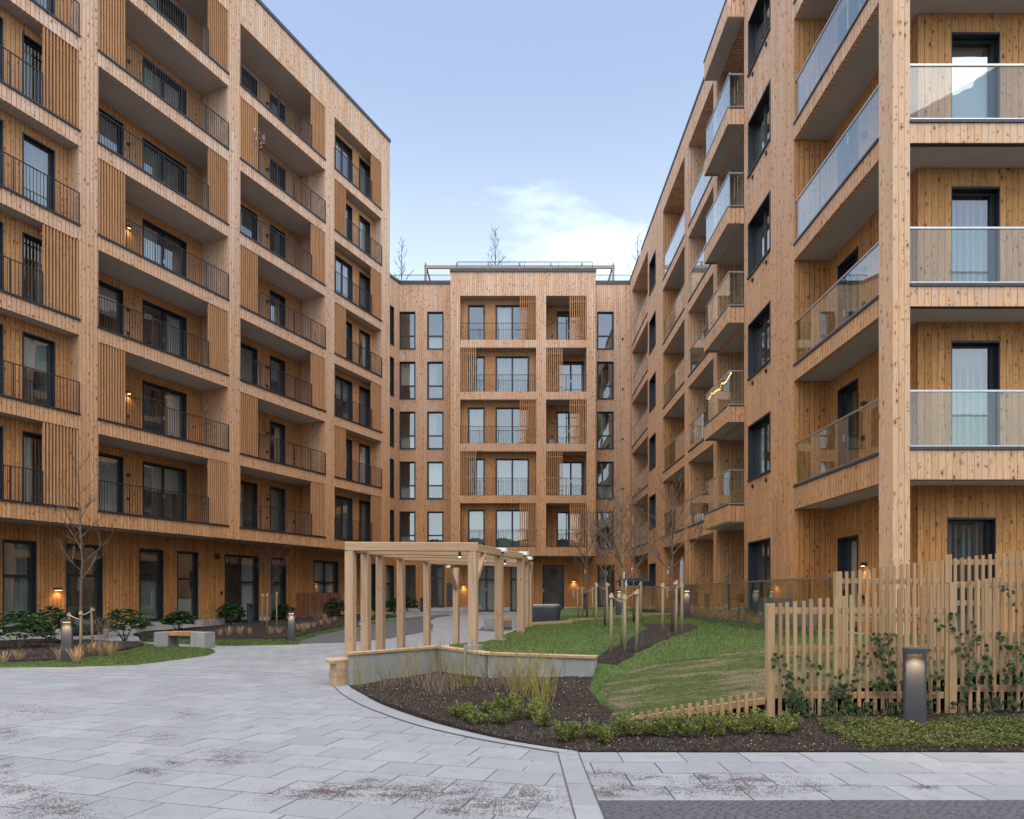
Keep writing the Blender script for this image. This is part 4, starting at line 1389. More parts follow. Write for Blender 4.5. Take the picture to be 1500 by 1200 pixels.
# terrace furniture seen through the glass
t = empty('outdoor_sofa', (7.05, 17.6, tz), R(90), 'grey wicker outdoor sofa with pale cushions behind the glass balustrade', 'sofa')
MB().box(-.9, .9, -.38, .38, .12, .40).build('base', WICKER, t)
MB().box(-.9, .9, .28, .39, .401, .78).build('backrest', WICKER, t)
for s_ in (-1, 1):
    MB().box(s_ * .95 - .06, s_ * .95 + .06, -.38, .39, .10, .62).build('armrest', WICKER, t)
    MB().box(s_ * .44 - .42, s_ * .44 + .42, -.36, .27, .402, .52).build('cushion', WHITEP, t)
for sx in (-.85, .85):
    for sy in (-.32, .32): MB().box(sx - .03, sx + .03, sy - .03, sy + .03, 0, .119).build('leg', BLACK, t)
t = empty('cafe_table', (6.95, 21.2, tz), 0, 'small dark terrace table behind the glass balustrade', 'table')
MB().tube([(0, 0, .70), (0, 0, .73)], .36, 20).build('table_top', BLACK, t)
MB().tube([(0, 0, .03), (0, 0, .699)], .03, 8).build('pedestal', BLACK, t)
MB().tube([(0, 0, 0), (0, 0, .029)], .22, 16).build('base', BLACK, t)
def chair(loc, rz, label):
    t = empty('terrace_chair', loc, rz, label, 'chair')
    MB().box(-.22, .22, -.22, .22, .42, .46).build('seat', BLACK, t)
    b = MB(); b.box(-.22, .22, .20, .235, .60, .88); b.build('backrest', BLACK, t)
    for sx in (-.2, .2):
        MB().tube([(sx, -.2, 0), (sx, -.2, .42)], .014, 6).build('leg', BLACK, t)
        MB().tube([(sx, .22, 0), (sx, .2, .45), (sx, .22, .62)], .014, 6).build('leg', BLACK, t)
chair((7.0, 30.4, tz), R(200), 'black terrace chair beside the closed grey parasol')
chair((7.0, 20.5, tz), R(10), 'black terrace chair drawn up to the small dark table')
t = empty('closed_parasol', (6.62, 27.0, tz), 0, 'tall closed grey parasol standing on the terrace behind the glass', 'parasol')
b = MB(); b.tube([(0, 0, .95), (0, 0, 1.02), (0, 0, 1.15), (0, 0, 1.5), (0, 0, 2.1), (0, 0, 2.28), (0, 0, 2.33)], [.05, .10, .085, .105, .08, .04, .01], 9)
b.build('canopy', GREYC, t)
MB().tube([(0, 0, 1.13), (0, 0, 1.19)], .095, 10).build('strap', WHITEP, t)
MB().tube([(0, 0, .05), (0, 0, .96)], .024, 8).build('pole', STEEL, t)
MB().tube([(0, 0, 0), (0, 0, .05)], .25, 16).build('base', PLINTH, t)
t = empty('garden_canopy', (5.45, 31.6, lawn_h(5.45, 31.6)), 0, 'dark navy scalloped canopy on thin posts near the lit wall lamp', 'canopy')
b = MB(); b.quad((-.72, -.6, 1.33), (.72, -.6, 1.33), (.55, 0, 1.52), (-.55, 0, 1.52)); b.quad((.72, .6, 1.33), (-.72, .6, 1.33), (-.55, 0, 1.52), (.55, 0, 1.52))
b.quad((.72, -.6, 1.33), (.72, .6, 1.33), (.55, 0, 1.52)); b.quad((-.72, .6, 1.33), (-.72, -.6, 1.33), (-.55, 0, 1.52))
b.build('roof', NAVY, t)
b = MB()
for i in range(8):
    a0 = -.72 + .18 * i
    b.prism([(a0, 0), (a0 + .18, 0), (a0 + .18, .16), (a0 + .13, .2), (a0 + .05, .2), (a0, .16)], -.008, .008)
v = b.build('valance', NAVY, t); v.rotation_euler = (R(-90), 0, 0); v.location = (0, -.6, 1.33)
for sx in (-.68, .68):
    for sy in (-.56, .56): MB().tube([(sx, sy, -.05), (sx, sy, 1.34)], .02, 6).build('post', STEEL, t)

# ------------------------------------------------------------------ picket fences
def picket_mesh(name, w, th, h):
    b = MB(); c = .004
    b.prism([(-w/2 + c, -th/2), (w/2 - c, -th/2), (w/2, -th/2 + c), (w/2, th/2), (-w/2, th/2), (-w/2, -th/2 + c)], 0, h)
    return b.mesh(name, PICKET)
PK = picket_mesh('picket', .042, .016, 1.0)
def fence(label, y, x0, x1, zb, zt0, zt1, rails, step, post=True, lean=0.0, extra_posts=()):
    t = empty('picket_fence', ((x0 + x1) / 2, y, 0), 0, label, 'fence')
    mx0 = (x0 + x1) / 2
    n = int((x1 - x0) / step)
    for i in range(n):
        x = x0 + .10 * post + i * step
        f_ = (x - x0) / (x1 - x0)
        o = bpy.data.objects.new('picket', PK); link(o, t)
        top = zt0 + (zt1 - zt0) * f_ + random.uniform(-.004, .004)
        o.location = (x - mx0, 0, zb)
        o.scale = (random.uniform(.96, 1.04), 1, top - zb)
        o.rotation_euler = (random.uniform(-.004, .004), random.uniform(-.006, .006), random.uniform(-.03, .03))
    for rl in rails:
        xa_, xb_ = rl[2:] if len(rl) > 2 else (x0, x1)
        timber('rail', (xa_ - mx0, .034, rl[0]), (xb_ - mx0, .034, rl[1]), .045, .07, PICKET, t)
    for px_, top in ([(x0, zt0 + .01)] if post else []) + list(extra_posts):
        timber('post', (px_ - mx0, .03, -.1), (px_ - mx0, .03, top), .085, .085, PICKET, t)
    return t
FY = 7.62
fence('tall larch picket fence with ivy climbing it and a post at its low end', FY, 2.86, 6.9, .02, 1.385, 1.86, [(1.31, 1.31, 2.86, 4.85), (.88, .88, 2.86, 4.85), (.365, .365, 2.86, 4.85), (1.60, 1.60, 4.93, 6.9), (1.04, 1.04, 4.93, 6.9), (.44, .44, 4.93, 6.9)], .0885, True, extra_posts=((4.89, 1.63),))
fence('knee high sloping picket fence dying into the shrubs', FY, 1.32, 2.80, .02, .17, .42, [(.09, .30), (.06, .08)], .0905, False)
fence('taller picket fence standing behind the ivy clad one', 8.85, 4.20, 8.2, .42, 1.78, 2.26, [(1.665, 1.665, 4.2, 5.58), (1.17, 1.17, 4.2, 5.58), (.70, .70, 4.2, 5.58), (1.91, 1.91, 5.66, 8.2), (1.38, 1.38, 5.66, 8.2), (.80, .80, 5.66, 8.2)], .0885, True, extra_posts=((5.62, 2.01),))
b = MB(); b.quad((1.9, 7.735, 0), (9, 7.735, 0), (9, 7.735, .95), (2.83, 7.735, .31)); b.quad((1.9, 7.775, 0), (2.83, 7.775, .31), (9, 7.775, .95), (9, 7.775, 0)); b.quad((1.9, 7.735, 0), (2.83, 7.735, .31), (2.83, 7.775, .31), (1.9, 7.775, 0)); b.quad((2.83, 7.735, .31), (9, 7.735, .95), (9, 7.775, .95), (2.83, 7.775, .31))
tag(b.build('retaining_board', plain('bitumen_board', (.008, .008, .009), .9, .1, .2)), 'black sloping retaining board behind the ivy clad picket fence', 'board')

# ------------------------------------------------------------------ pergola and its concrete bench wall
pd = Vector((.238, .971)); pw = Vector((.971, -.238))
P0 = Vector(((513.5 - PX) / FOC * 11.62, 11.62))
PBx = Vector(((693 - PX) / FOC * 11.75, 11.75))
per = empty('pergola', (P0.x, P0.y, 0), 0, 'new larch pergola of square posts and beams over the bench wall', 'pergola')
def rel(x, y, z): return (x - P0.x, y - P0.y, z)
PT = 2.38
left_posts = [(P0.x, P0.y)] + [((px - PX) / FOC * Y, Y) for px, Y in ((536, 12.7), (557.5, 13.6), (587.5, 14.9), (625.5, 16.6), (668.5, 19.2))]
right_posts = [(PBx.x, PBx.y)] + [((px - PX) / FOC * Y, Y) for px, Y in ((731, 13.3), (763, 14.45), (770.5, 16.4), (775.5, 18.8))]
for i, (x, y) in enumerate(left_posts):
    timber('post', rel(x, y, 0 if i else .0), rel(x, y, PT - .15), .15, .15, LARCH, per, up=(pw.x, pw.y, 0))
for i, (x, y) in enumerate(right_posts):
    zb = .62
    timber('post', rel(x, y, zb), rel(x, y, PT - .15), .15, .15, LARCH, per, up=(pw.x, pw.y, 0))
    MB().box(-.13, .13, -.13, .13, .0, zb - .001).build('footing', CONC, per, rel(x, y, 0), -.24)
    MB().box(-.02, .02, -.082, -.0755, zb, zb + .12).build('bracket', STEEL, per, rel(x, y, 0), -.24)
pairs = list(zip(left_posts, right_posts))
for i, ((ax, ay), (bx_, by_)) in enumerate(pairs):
    e = (Vector((bx_, by_)) - Vector((ax, ay))).normalized() * .085
    timber('beam' if i == 0 else 'rafter', rel(ax - e.x, ay - e.y, PT - .075), rel(bx_ + e.x, by_ + e.y, PT - .075), .15 if i == 0 else .10, .15, LARCH, per)
for i in range(len(right_posts) - 1):
    (ax, ay), (bx_, by_) = right_posts[i], right_posts[i + 1]
    timber('side_beam', rel(ax, ay + .09, PT - .08), rel(bx_, by_ - .06, PT - .08), .10, .13, LARCH, per)
    (ax, ay), (bx_, by_) = left_posts[i], left_posts[i + 1]
    timber('side_beam', rel(ax, ay + .08, PT - .08), rel(bx_, by_ - .06, PT - .08), .10, .12, LARCH, per)
for i in range(4):     # light rafters between the post lines
    for f_ in (.33, .67):
        a = Vector(left_posts[i]).lerp(Vector(left_posts[i+1]), f_); b_ = Vector(right_posts[i]).lerp(Vector(right_posts[i+1]), f_)
        timber('rafter', rel(a.x, a.y, PT - .045), rel(b_.x, b_.y, PT - .045), .05, .085, LARCH, per)
for i in (1, 2, 3):
    x, y = right_posts[i]
    MB().box(-.09, .09, -.09, .09, PT - .06, PT + .012).build('beam_shoe', WHITEP, per, rel(x + .06, y, 0), -.24)
x, y = right_posts[0]; x2, y2 = right_posts[1]
dv = (Vector((x2, y2)) - Vector((x, y))).normalized()
timber('brace', rel(x + dv.x * .07, y + dv.y * .07, PT - .68), rel(x + dv.x * .62, y + dv.y * .62, PT - .16), .09, .09, LARCH, per)
x, y = left_posts[5]; x2, y2 = left_posts[4]
dv = (Vector((x2, y2)) - Vector((x, y))).normalized()
timber('brace', rel(x + dv.x * .08, y + dv.y * .08, PT - .72), rel(x + dv.x * .8, y + dv.y * .8, PT - .14), .10, .10, LARCH, per)
def spot(loc, power):
    t = empty('pergola_spotlight', loc, 0, 'small black cylinder spotlight lit under the pergola rafters', 'spotlight', 'pergola spotlights')
    MB().tube([(0, 0, -.10), (0, 0, -.02)], .025, 10).build('housing', BLACK, t)
    MB().tube([(0, 0, -.019), (0, 0, .05)], .008, 6).build('stem', BLACK, t)
    MB().tube([(0, 0, -.106), (0, 0, -.101)], .02, 10).build('lens', WARM, t)
    ld = bpy.data.lights.new('lamp_light', 'SPOT'); ld.energy = power; ld.color = (1, .66, .34); ld.spot_size = R(80); ld.spot_blend = .6; ld.shadow_soft_size = .03
    o = bpy.data.objects.new('lamp_light', ld); link(o, t); o.location = (0, 0, -.11)
for i in range(3):
    a = Vector(left_posts[i]).lerp(Vector(right_posts[i]), .88) + Vector((0, .25))
    spot((a.x, a.y, PT - .13), 8)

def wall_run(t, a, b, z0a, z0b, zt, th, name, mat, over=0.0, trim=0.0):
    a, b = Vector(a), Vector(b); d = (b - a).normalized(); n_ = Vector((-d.y, d.x))
    a = a + d * trim; b = b - d * trim
    h = th / 2 + over
    b_ = MB(); p = [a - n_ * h, b - n_ * h, b + n_ * h, a + n_ * h]
    lo = [z0a, z0b, z0b, z0a]
    b_.v = [(q.x, q.y, l) for q, l in zip(p, lo)] + [(q.x, q.y, zt) for q in p]
    b_.f = [(0, 3, 2, 1), (4, 5, 6, 7), (0, 1, 5, 4), (1, 2, 6, 5), (2, 3, 7, 6), (3, 0, 4, 7)]; b_.m = [0] * 6
    return b_.build(name, mat, t)
WT = .50
t = empty('concrete_wall', (0, 0, 0), 0, 'low angled precast concrete wall with larch coping around the bed', 'wall')
for a, b_ in ((WALL_A, WALL_B), (WALL_B, WALL_C), (WALL_C, WALL_D)):
    wall_run(t, a, b_, -.1, -.1, WT, .15, 'wall_panel', CONC, trim=.012)
    wall_run(t, a, b_, WT + .002, WT + .002, WT + .04, .20, 'coping', LARCH, trim=-.03 if a is WALL_A else .0)
# bench seat inside the wall, rounded at its free end, running on under the pergola's outer posts
t = empty('curved_bench', (0, 0, 0), 0, 'curved larch bench seat following the concrete wall under the pergola', 'bench')
A, B = Vector(WALL_A), Vector(WALL_B); d = (B - A).normalized(); n_ = Vector((-d.y, d.x))
arc = []
for i in range(9):
    an = math.pi * .5 * i / 8
    arc.append(A - d * .02 + n_ * (.10 + .46 * math.sin(an)) - d * (.30 * math.cos(an)) + d * .05)
poly = [tuple(A + n_ * .085 - d * .28)] + [tuple(q) for q in arc] + [tuple(B + n_ * .50), tuple(B + n_ * .085)]
MB().prism(poly, .37, .42).build('seat', LARCH, t)
poly2 = [tuple(Vector(q) * 1.0 + (Vector(poly[-1]) - Vector(q)) * .02 + d * .04) for q in poly]
MB().prism(poly2, .26, .368).build('seat_edge', LARCH, t)
MB().prism(poly2, .14, .256).build('base_board', LARCH, t)
MB().prism(poly2, .0, .136).build('base_board', LARCH, t)
run = [B, Vector(right_posts[1]) - Vector((.12, .1)), Vector(right_posts[2]) - Vector((.10, .0)), Vector(right_posts[3]) - Vector((.05, 0)), Vector(right_posts[4])]
off = [Vector((-.42, .16))] * 5
for i in range(4):
    q = [run[i], run[i+1], run[i+1] + off[i], run[i] + off[i]]
    MB().prism([tuple(v) for v in q], .46, .52).build('seat', LARCH, t)
    MB().prism([tuple(v * .995 + q[0] * .005) for v in q], .0, .459).build('base', CONC, t)
# edging boards that step up the lawn
for (a, b_) in (((778, 920.5), (838, 917.5)), ((834, 915), (898, 911.5)), ((897, 909.5), (950, 907)), ((950, 904.5), (984, 904))):
    p, q = ground_pt(*a, .66), ground_pt(*b_, .66)
    tag(timber('edging_board', (*p, lawn_h(*p) + .03), (*q, lawn_h(*q) + .03), .05, .12, LARCH, None), 'thin larch edging board stepping across the lawn behind the pergola', 'edging', 'lawn edging boards')

# ------------------------------------------------------------------ benches, bollards, box
def slab_bench(loc, rz, label):
    t = empty('bench', loc, rz, label, 'bench')
    for s_ in (-1, 1):
        b = MB(); b.box(s_ * .56 - .21, s_ * .56 + .21, -.24, .24, -.05, .42); b.build('concrete_block', CONC, t)
    for i in range(4):
        y0 = -.22 + .11 * i
        MB().box(-.47, .35, y0 + .004, y0 + .106, .33, .435).build('plank', BENCHW, t)
    return t
BENCHW = plain('oiled_bench_wood', (.36, .19, .085), .6, .3, .25, 9)
bp = ground_pt(268, 949.5)
slab_bench((bp[0], bp[1] + .1, .02), R(-10), 'low bench of concrete blocks and brown planks at the grass tip')
bp = ground_pt(738, 921.5, .1)
slab_bench((bp[0], bp[1], g(*bp)), R(-6), 'low bench of concrete blocks and brown planks on the dark gravel')

def bollard(loc, rz, label, lit=True, group=None):
    t = empty('bollard_light', loc, rz, label, 'bollard', group)
    H_ = .93; w = .105
    b = MB(); c = .02
    b.prism([(-w + c, -.04), (w - c, -.04), (w, -.02), (w, .07), (w - c, .09), (-w + c, .09), (-w, .07), (-w, -.02)], .0, H_ - .06)
    b.build('post', GREYM, t)
    b = MB(); b.prism([(-w + .03, -.16), (w - .03, -.16), (w, -.13), (w, .07), (w - c, .09), (-w + c, .09), (-w, .07), (-w, -.13)], H_ - .059, H_)
    b.build('head', GREYM, t)
    MB().box(-w - .015, w + .015, -.055, .105, -.04, .012).build('base_plate', GREYM, t)
    if lit:
        MB().box(-.07, .07, -.115, -.05, H_ - .0625, H_ - .0598).build('lens', WARM, t)
        ld = bpy.data.lights.new('lamp_light', 'SPOT'); ld.energy = 9; ld.color = (1, .66, .36); ld.spot_size = R(150); ld.spot_blend = .7; ld.shadow_soft_size = .05
        o = bpy.data.objects.new('lamp_light', ld); link(o, t); o.location = (0, -.108, H_ - .072); o.rotation_euler = (R(-10), 0, 0)
    return t
bp = ground_pt(1340, 1077.5); bollard((bp[0], bp[1], .0), R(-24), 'lit anthracite bollard light before the ivy clad picket fence')
bp = ground_pt(98, 973); bollard((bp[0], bp[1], .03), R(29), 'lit anthracite bollard light in the grass before the staked tree')
bp = ground_pt(427, 942.5); bollard((bp[0], bp[1], .03), R(16), 'lit anthracite bollard light at the edge of the dark gravel')
bollard(((536 - PX) / FOC * 14.4 - .02, 14.4, 0), R(-75), 'lit anthracite bollard light standing under the pergola')
bp = ground_pt(618.5, 907.5); bollard((bp[0], bp[1], g(*bp)), R(60), 'unlit dark bollard beside the gravel edge and far shrubs', False)
bp = ground_pt(366.5, 922); bollard((bp[0], bp[1], g(*bp)), R(60), 'unlit dark bollard among dry grasses in the building border', False)
bp = ((856 - PX) / FOC * 33, 33.0); bollard((bp[0], bp[1], .6), R(0), 'unlit dark bollard on the lawn before the lit entrance wall', False)
bp = ((907 - PX) / FOC * 24, 24.0); bollard((bp[0], bp[1], lawn_h(*bp)), R(0), 'lit bollard light on the lawn between the staked trees', True)
bp = ((1005.5 - PX) / FOC * 21, 21.0); bollard((bp[0], bp[1], lawn_h(*bp)), R(0), 'lit bollard light in the hedge bed below the glass balustrade', True)

t = empty('covered_box', ((799 - PX) / FOC * 19.8, 19.8, lawn_h(.9, 19.8)), R(-6), 'low charcoal covered box with rounded ends on the lawn behind the pergola', 'box')
prof = []
for i in range(24):
    an = 2 * math.pi * i / 24; ca, sa = math.cos(an), math.sin(an)
    prof.append((.45 * abs(ca) ** .5 * (1 if ca > 0 else -1), .40 * abs(sa) ** .5 * (1 if sa > 0 else -1)))
b = MB(); n = 24
for k, (sc, z) in enumerate(((.88, -.03), (.93, .1), (1.0, .36), (.99, .42), (.94, .45))):
    b.v += [(x * sc, y * sc, z) for x, y in prof]
for k in range(4):
    for j in range(n): b.f.append((k*n + j, k*n + (j+1) % n, (k+1)*n + (j+1) % n, (k+1)*n + j)); b.m.append(0)
b.f.append(tuple(4*n + j for j in range(n))); b.m.append(0)
b.build('cover', GREYM, t, smooth_=True)
MB().prism([(x * .90, y * .90) for x, y in prof], .452, .475).build('lid', GREYC, t)

# brown board screen by the angled block
su0, su1 = Lu(443, .2), Lu(508, .2)
t = empty('board_screen', lc.p.matrix_basis @ Vector(((su0 + su1) / 2, .55, 0)), lc.p.rotation_euler.z, 'brown vertical board screen fence beside the ground floor windows', 'fence')
hw = (su1 - su0) / 2
for i in range(int(2 * hw / .12)):
    xx = -hw + .06 + i * .12
    MB().box(xx - .042, xx + .042, -.012, .012, .05, 1.55 + .004 * (i % 3)).build('board', BROWN, t)
for z in (.35, 1.25): MB().box(-hw, hw, .013, .05, z - .04, z + .04).build('rail', BROWN, t)

# ------------------------------------------------------------------ trees, stakes
def bare_tree(name, loc, height, spread, label, seed, clear=.35, group=None, tags=0, mat=BARK, stem_r=.022, dens=1.0, br_min=.007):
    rr = random.Random(seed)
    t = empty(name, loc, rr.uniform(0, 6), label, 'tree', group)
    trunk = MB(); br = MB()
    pts, rad = [], []
    x = y = 0.
    n = 9
    for i in range(n + 1):
        f_ = i / n
        pts.append(Vector((x, y, height * f_ - .03 * (i == 0)))); rad.append(stem_r * (1 - f_) ** .8 + .0035)
        x += rr.uniform(-.02, .02) * height * .3; y += rr.uniform(-.02, .02) * height * .3
    trunk.tube(pts, rad, 7)
    def at(f_):
        k = min(int(f_ * n), n - 1); u = f_ * n - k
        return pts[k].lerp(pts[k+1], u), rad[k] * (1 - u) + rad[k+1] * u
    def twig(p, d_, ln, r, depth):
        q = [p]; cur = p.copy(); dd = d_.normalized(); m = 4
        for i in range(m):
            dd = (dd + Vector((rr.uniform(-.14, .14), rr.uniform(-.14, .14), .10 + rr.uniform(-.06, .10)))).normalized()
            cur = cur + dd * ln / m; q.append(cur.copy())
        br.tube(q, [r * (1 - .72 * i / m) for i in range(m + 1)], 4 if depth else 5, cap=False)
        if depth < 2:
            for i in range(rr.randint(3, 5) if depth == 0 else rr.randint(1, 3)):
                k = rr.randint(1, m - 1)
                side = Vector((rr.uniform(-1, 1), rr.uniform(-1, 1), rr.uniform(-.1, .6)))
                twig(q[k].lerp(q[k+1], rr.random()), (dd * .7 + side.normalized() * .9), ln * rr.uniform(.35, .6), r * .62, depth + 1)
    nb = int(15 * dens)
    for i in range(nb):
        f_ = clear + (1 - clear) * .92 * (i + rr.random() * .6) / nb
        p, r = at(f_)
        an = i * 2.4 + rr.uniform(-.4, .4)
        up = .65 + .9 * (f_ - clear)
        ln = spread * (1.05 - .72 * ((f_ - clear) / (1 - clear)) ** 1.2) * rr.uniform(.75, 1.15)
        twig(p, Vector((math.cos(an), math.sin(an), up)), ln, max(br_min, r * .55), 0)
    trunk.build('trunk', mat, t, smooth_=True)
    br.build('crown', BARK, t, smooth_=True)
    for i in range(tags):
        p, r = at(clear + .04 + .05 * i)
        MB().box(-.012, .012, -.002, .002, -.12, 0).build('plant_tag', WHITEP, t, tuple(p + Vector((.05 * (-1) ** i, -.05, .0))))
    return t

STK = MB(); STK.tube([(0, 0, -.08), (0, 0, .5), (0, 0, .985), (0, 0, 1.0)], [.030, .028, .027, .021], 9)
STKM = STK.mesh('tree_stake', STAKE, True)
def stakes(tree_loc, spots, label, group, zt=1.1):
    for (x, y, h) in spots:
        z = spots_h(x, y)
        t = empty('tree_stake', (x, y, z), 0, label, 'stake', group)
        o = bpy.data.objects.new('stake_post', STKM); link(o, t); o.scale = (1, 1, h); o.rotation_euler = (random.uniform(-.03, .03), random.uniform(-.03, .03), random.uniform(0, 6))
        dv = Vector((tree_loc[0] - x, tree_loc[1] - y, 0))
        b = MB(); q = [Vector((0, 0, h * .95)) + dv * f_ + Vector((0, 0, -.10 * math.sin(f_ * math.pi * .5))) for f_ in (0, .25, .5, .75, 1.0)]
        b.tube(q, .012, 5); b.tube([(0, 0, h * .92), (0, 0, h * .97)], .041, 9)
        b.build('tie', ROPE, t)
spots_h = lambda x, y: left_h(x, y)
tl = ground_pt(120, 966.5, .08)
# staked tree in the border, further staked tree, trees on the lawn
tp = ground_pt(118, 957, .1)
bare_tree('young_tree', (tp[0], tp[1], .06), 4.9, 1.2, 'bare young tree tied to stakes before the entrance door', 3, .36, mat=BARK, stem_r=.035)
stakes(tp, [ground_pt(101, 955, .1) + (1.02,), ground_pt(118.2, 959, .1) + (1.08,), ground_pt(136, 949.5, .1) + (1.12,)], 'pale round stake supporting the bare tree before the entrance door', 'stakes of the tree by the entrance door')
tp = ground_pt(395, 917, .1)
bare_tree('young_tree', (tp[0], tp[1], .06), 4.5, 1.5, 'bare young tree tied to stakes in the dry grass border', 8, .40, stem_r=.04, dens=.8)
stakes(tp, [ground_pt(384, 920, .1) + (1.35,), ground_pt(391, 922, .1) + (1.4,), ground_pt(405.5, 921.5, .1) + (1.45,)], 'pale round stake in the dry grass border beside its bare tree', 'stakes of the tree in the grass border')
spots_h = lambda x, y: lawn_h(x, y) + .01
def lawn_at(px, Y): return ((px - PX) / FOC * Y, Y)
def lawn_tree(px, Y, h, sp, label, seed, stk, slabel, sgroup, tags=1, mat=BARK, sr=.024):
    x, y = lawn_at(px, Y)
    bare_tree('young_tree', (x, y, lawn_h(x, y)), h, sp, label, seed, .40, tags=tags, mat=mat, stem_r=sr * 1.15, dens=1.35)
    stakes((x, y), [lawn_at(p, q) + (hh,) for p, q, hh in stk], slabel, sgroup)
lawn_tree(911.5, 11.9, 2.75, .85, 'bare young tree with mossy trunk in the crescent of soil', 21, [(895.5, 11.6, 1.02), (915.5, 11.5, .98), (932, 11.5, 1.05)], 'pale stake tied to the mossy trunked tree in the soil crescent', 'stakes of the mossy tree', 2, BARKG, .026)
lawn_tree(985, 13.7, 3.0, .95, 'bare young tree at the tip of the soil crescent near the glass balustrade', 5, [(970.5, 13.5, 1.0), (989.5, 13.3, 1.05), (998.5, 13.5, 1.0)], 'pale stake tied to the tree nearest the glass balustrade', 'stakes of the tree by the balustrade', 2, BARK, .03)
lawn_tree(886, 16.5, 3.1, .8, 'slim bare young tree midway up the lawn behind the soil crescent', 13, [(874, 16.3, 1.05), (890.5, 16.2, 1.05)], 'pale stake tied to the slim tree midway up the lawn', 'stakes of the tree midway up the lawn', 1, BARK, .024)
lawn_tree(928.5, 18.6, 3.4, .95, 'bare young tree on the lawn before the navy canopy', 17, [(917, 18.4, 1.1), (938.5, 18.2, 1.1)], 'pale stake tied to the tree before the navy canopy', 'stakes of the tree before the canopy', 1, BARK, .026)
lawn_tree(859.5, 22.5, 3.6, .95, 'bare young tree on the lawn before the lit entrance wall', 29, [(847, 22.3, 1.0), (853.5, 22.0, 1.0), (868.5, 22.2, 1.0)], 'pale stake tied to the tree before the lit entrance wall', 'stakes of the tree before the entrance wall', 1, BARK, .028)
# roof trees
bare_tree('roof_tree', (mx_(589, 44), 44, MR - .1), 4.6, .75, 'leafless slim tree on the roof terrace beside the tall angled block', 31, .30, stem_r=.045, dens=1.0, br_min=.014)
bare_tree('roof_tree', (mx_(725, 46), 46, MR - .1), 6.3, .95, 'leafless slim tree on the roof terrace above the projecting bay', 32, .42, stem_r=.055, dens=1.3, br_min=.015)
bare_tree('roof_tree', (mx_(934, 42), 42, MR - .1), 3.6, .8, 'leafless tree on the roof beside the glass balcony block', 33, .25, stem_r=.04, dens=.9, br_min=.013)

# ------------------------------------------------------------------ shrubs
def leaf_cloud(name, pts, dirs, ln, wd, mat, parent, kind=None, droop=.25):
    """folded leaves: n points, unit directions"""
    pts = np.asarray(pts, float); dirs = np.asarray(dirs, float); n = len(pts)
    dirs /= np.linalg.norm(dirs, axis=1)[:, None] + 1e-9
    ref = rng.normal(size=(n, 3)); side = np.cross(dirs, ref); side /= np.linalg.norm(side, axis=1)[:, None] + 1e-9
    nor = np.cross(side, dirs)
    l = ln * rng.uniform(.7, 1.2, n)[:, None]; w = wd * rng.uniform(.7, 1.2, n)[:, None]
    a = pts; m_ = pts + dirs * l * .5 + nor * l * .08; tip = pts + dirs * l - np.array([0, 0, 1]) * l * droop
    v = np.stack([a, m_ + side * w * .5, tip, m_ - side * w * .5], 1).reshape(-1, 3)
    idx = np.arange(n)[:, None] * 4
    f = np.concatenate([idx + np.array([[0, 1, 2]]), idx + np.array([[0, 2, 3]])])
    return np_mesh(name, v, f, mat, parent, kind)

def shell_pts(n, rx_, ry_, rz_, seed, inner=.55):
    r_ = np.random.default_rng(seed)
    d_ = r_.normal(size=(n, 3)); d_[:, 2] = np.abs(d_[:, 2]) * .9 - .15
    d_ /= np.linalg.norm(d_, axis=1)[:, None]
    lump = 1 + .22 * np.array([noise.noise((q[0] * 2.2 + seed, q[1] * 2.2, q[2] * 2.2)) for q in d_])
    rad = r_.uniform(inner, 1.0, n) ** .6 * lump
    return d_ * rad[:, None] * np.array([rx_, ry_, rz_]), d_

def rhodo(loc, w, h, label, seed, group=None, buds=True):
    t = empty('rhododendron', loc, 0, label, 'shrub', group)
    rosettes, d_ = shell_pts(170, w / 2, w / 2, h * .62, seed)
    rosettes[:, 2] += h * .42
    P, Dd = [], []
    rr = np.random.default_rng(seed + 1)
    for c, o in zip(rosettes, d_):
        for j in range(7):
            an = j * .9 + rr.uniform(0, .4)
            P.append(c); Dd.append([math.cos(an) + o[0] * .7, math.sin(an) + o[1] * .7, .25 + o[2] * .4])
    leaf_cloud('foliage', P, Dd, .15, .058, RHODO, t)
    if buds:
        B_ = rosettes[::3] + d_[::3] * .05
        leaf_cloud('buds', np.repeat(B_, 3, 0), rr.normal(size=(len(B_) * 3, 3)) * .5 + [0, 0, 1], .05, .03, BUD, t)
    b = MB()
    for i in range(9):
        c = rosettes[i * 7]
        b.tube([(rr.uniform(-.05, .05), rr.uniform(-.05, .05), -.04), tuple(c * .45 + np.array([0, 0, .02])), tuple(c)], [.014, .010, .005], 5)
    b.build('stems', BARK, t)
for i, (px, py, w, h, lab, bd) in enumerate([(28, 948, 1.35, .85, 'wide glossy rhododendron with pale buds beneath the tall ground floor window', True), (74, 940, .95, .95, 'upright rhododendron under the lit wall lamp', True),
        (183, 936, 1.15, .90, 'budding rhododendron between the entrance door and the bench', True), (262, 924, .95, .60, 'low dark rhododendron beneath the narrow windows behind the bench', False),
        (338, 918, 1.0, .80, 'rounded budding rhododendron before the wide grid window', True), (415.5, 914, .8, .62, 'dark rhododendron beside the stakes in the dry grass border', False), (491, 911, 1.15, .75, 'dark rhododendron before the brown board screen', False),
        (552, 907, 1.0, .8, 'rhododendron seen between the pergola posts beyond the gravel', False), (578, 906, .9, .75, 'small rhododendron at the far corner of the border', False), (598, 905.5, 1.0, .8, 'far rhododendron next to the unlit bollard by the gravel', False)]):
    x, y = ground_pt(px, py, .12)
    rhodo((x, y, left_s(x, y)), w * 1.12, h * 1.08, lab, 40 + i, None, bd)

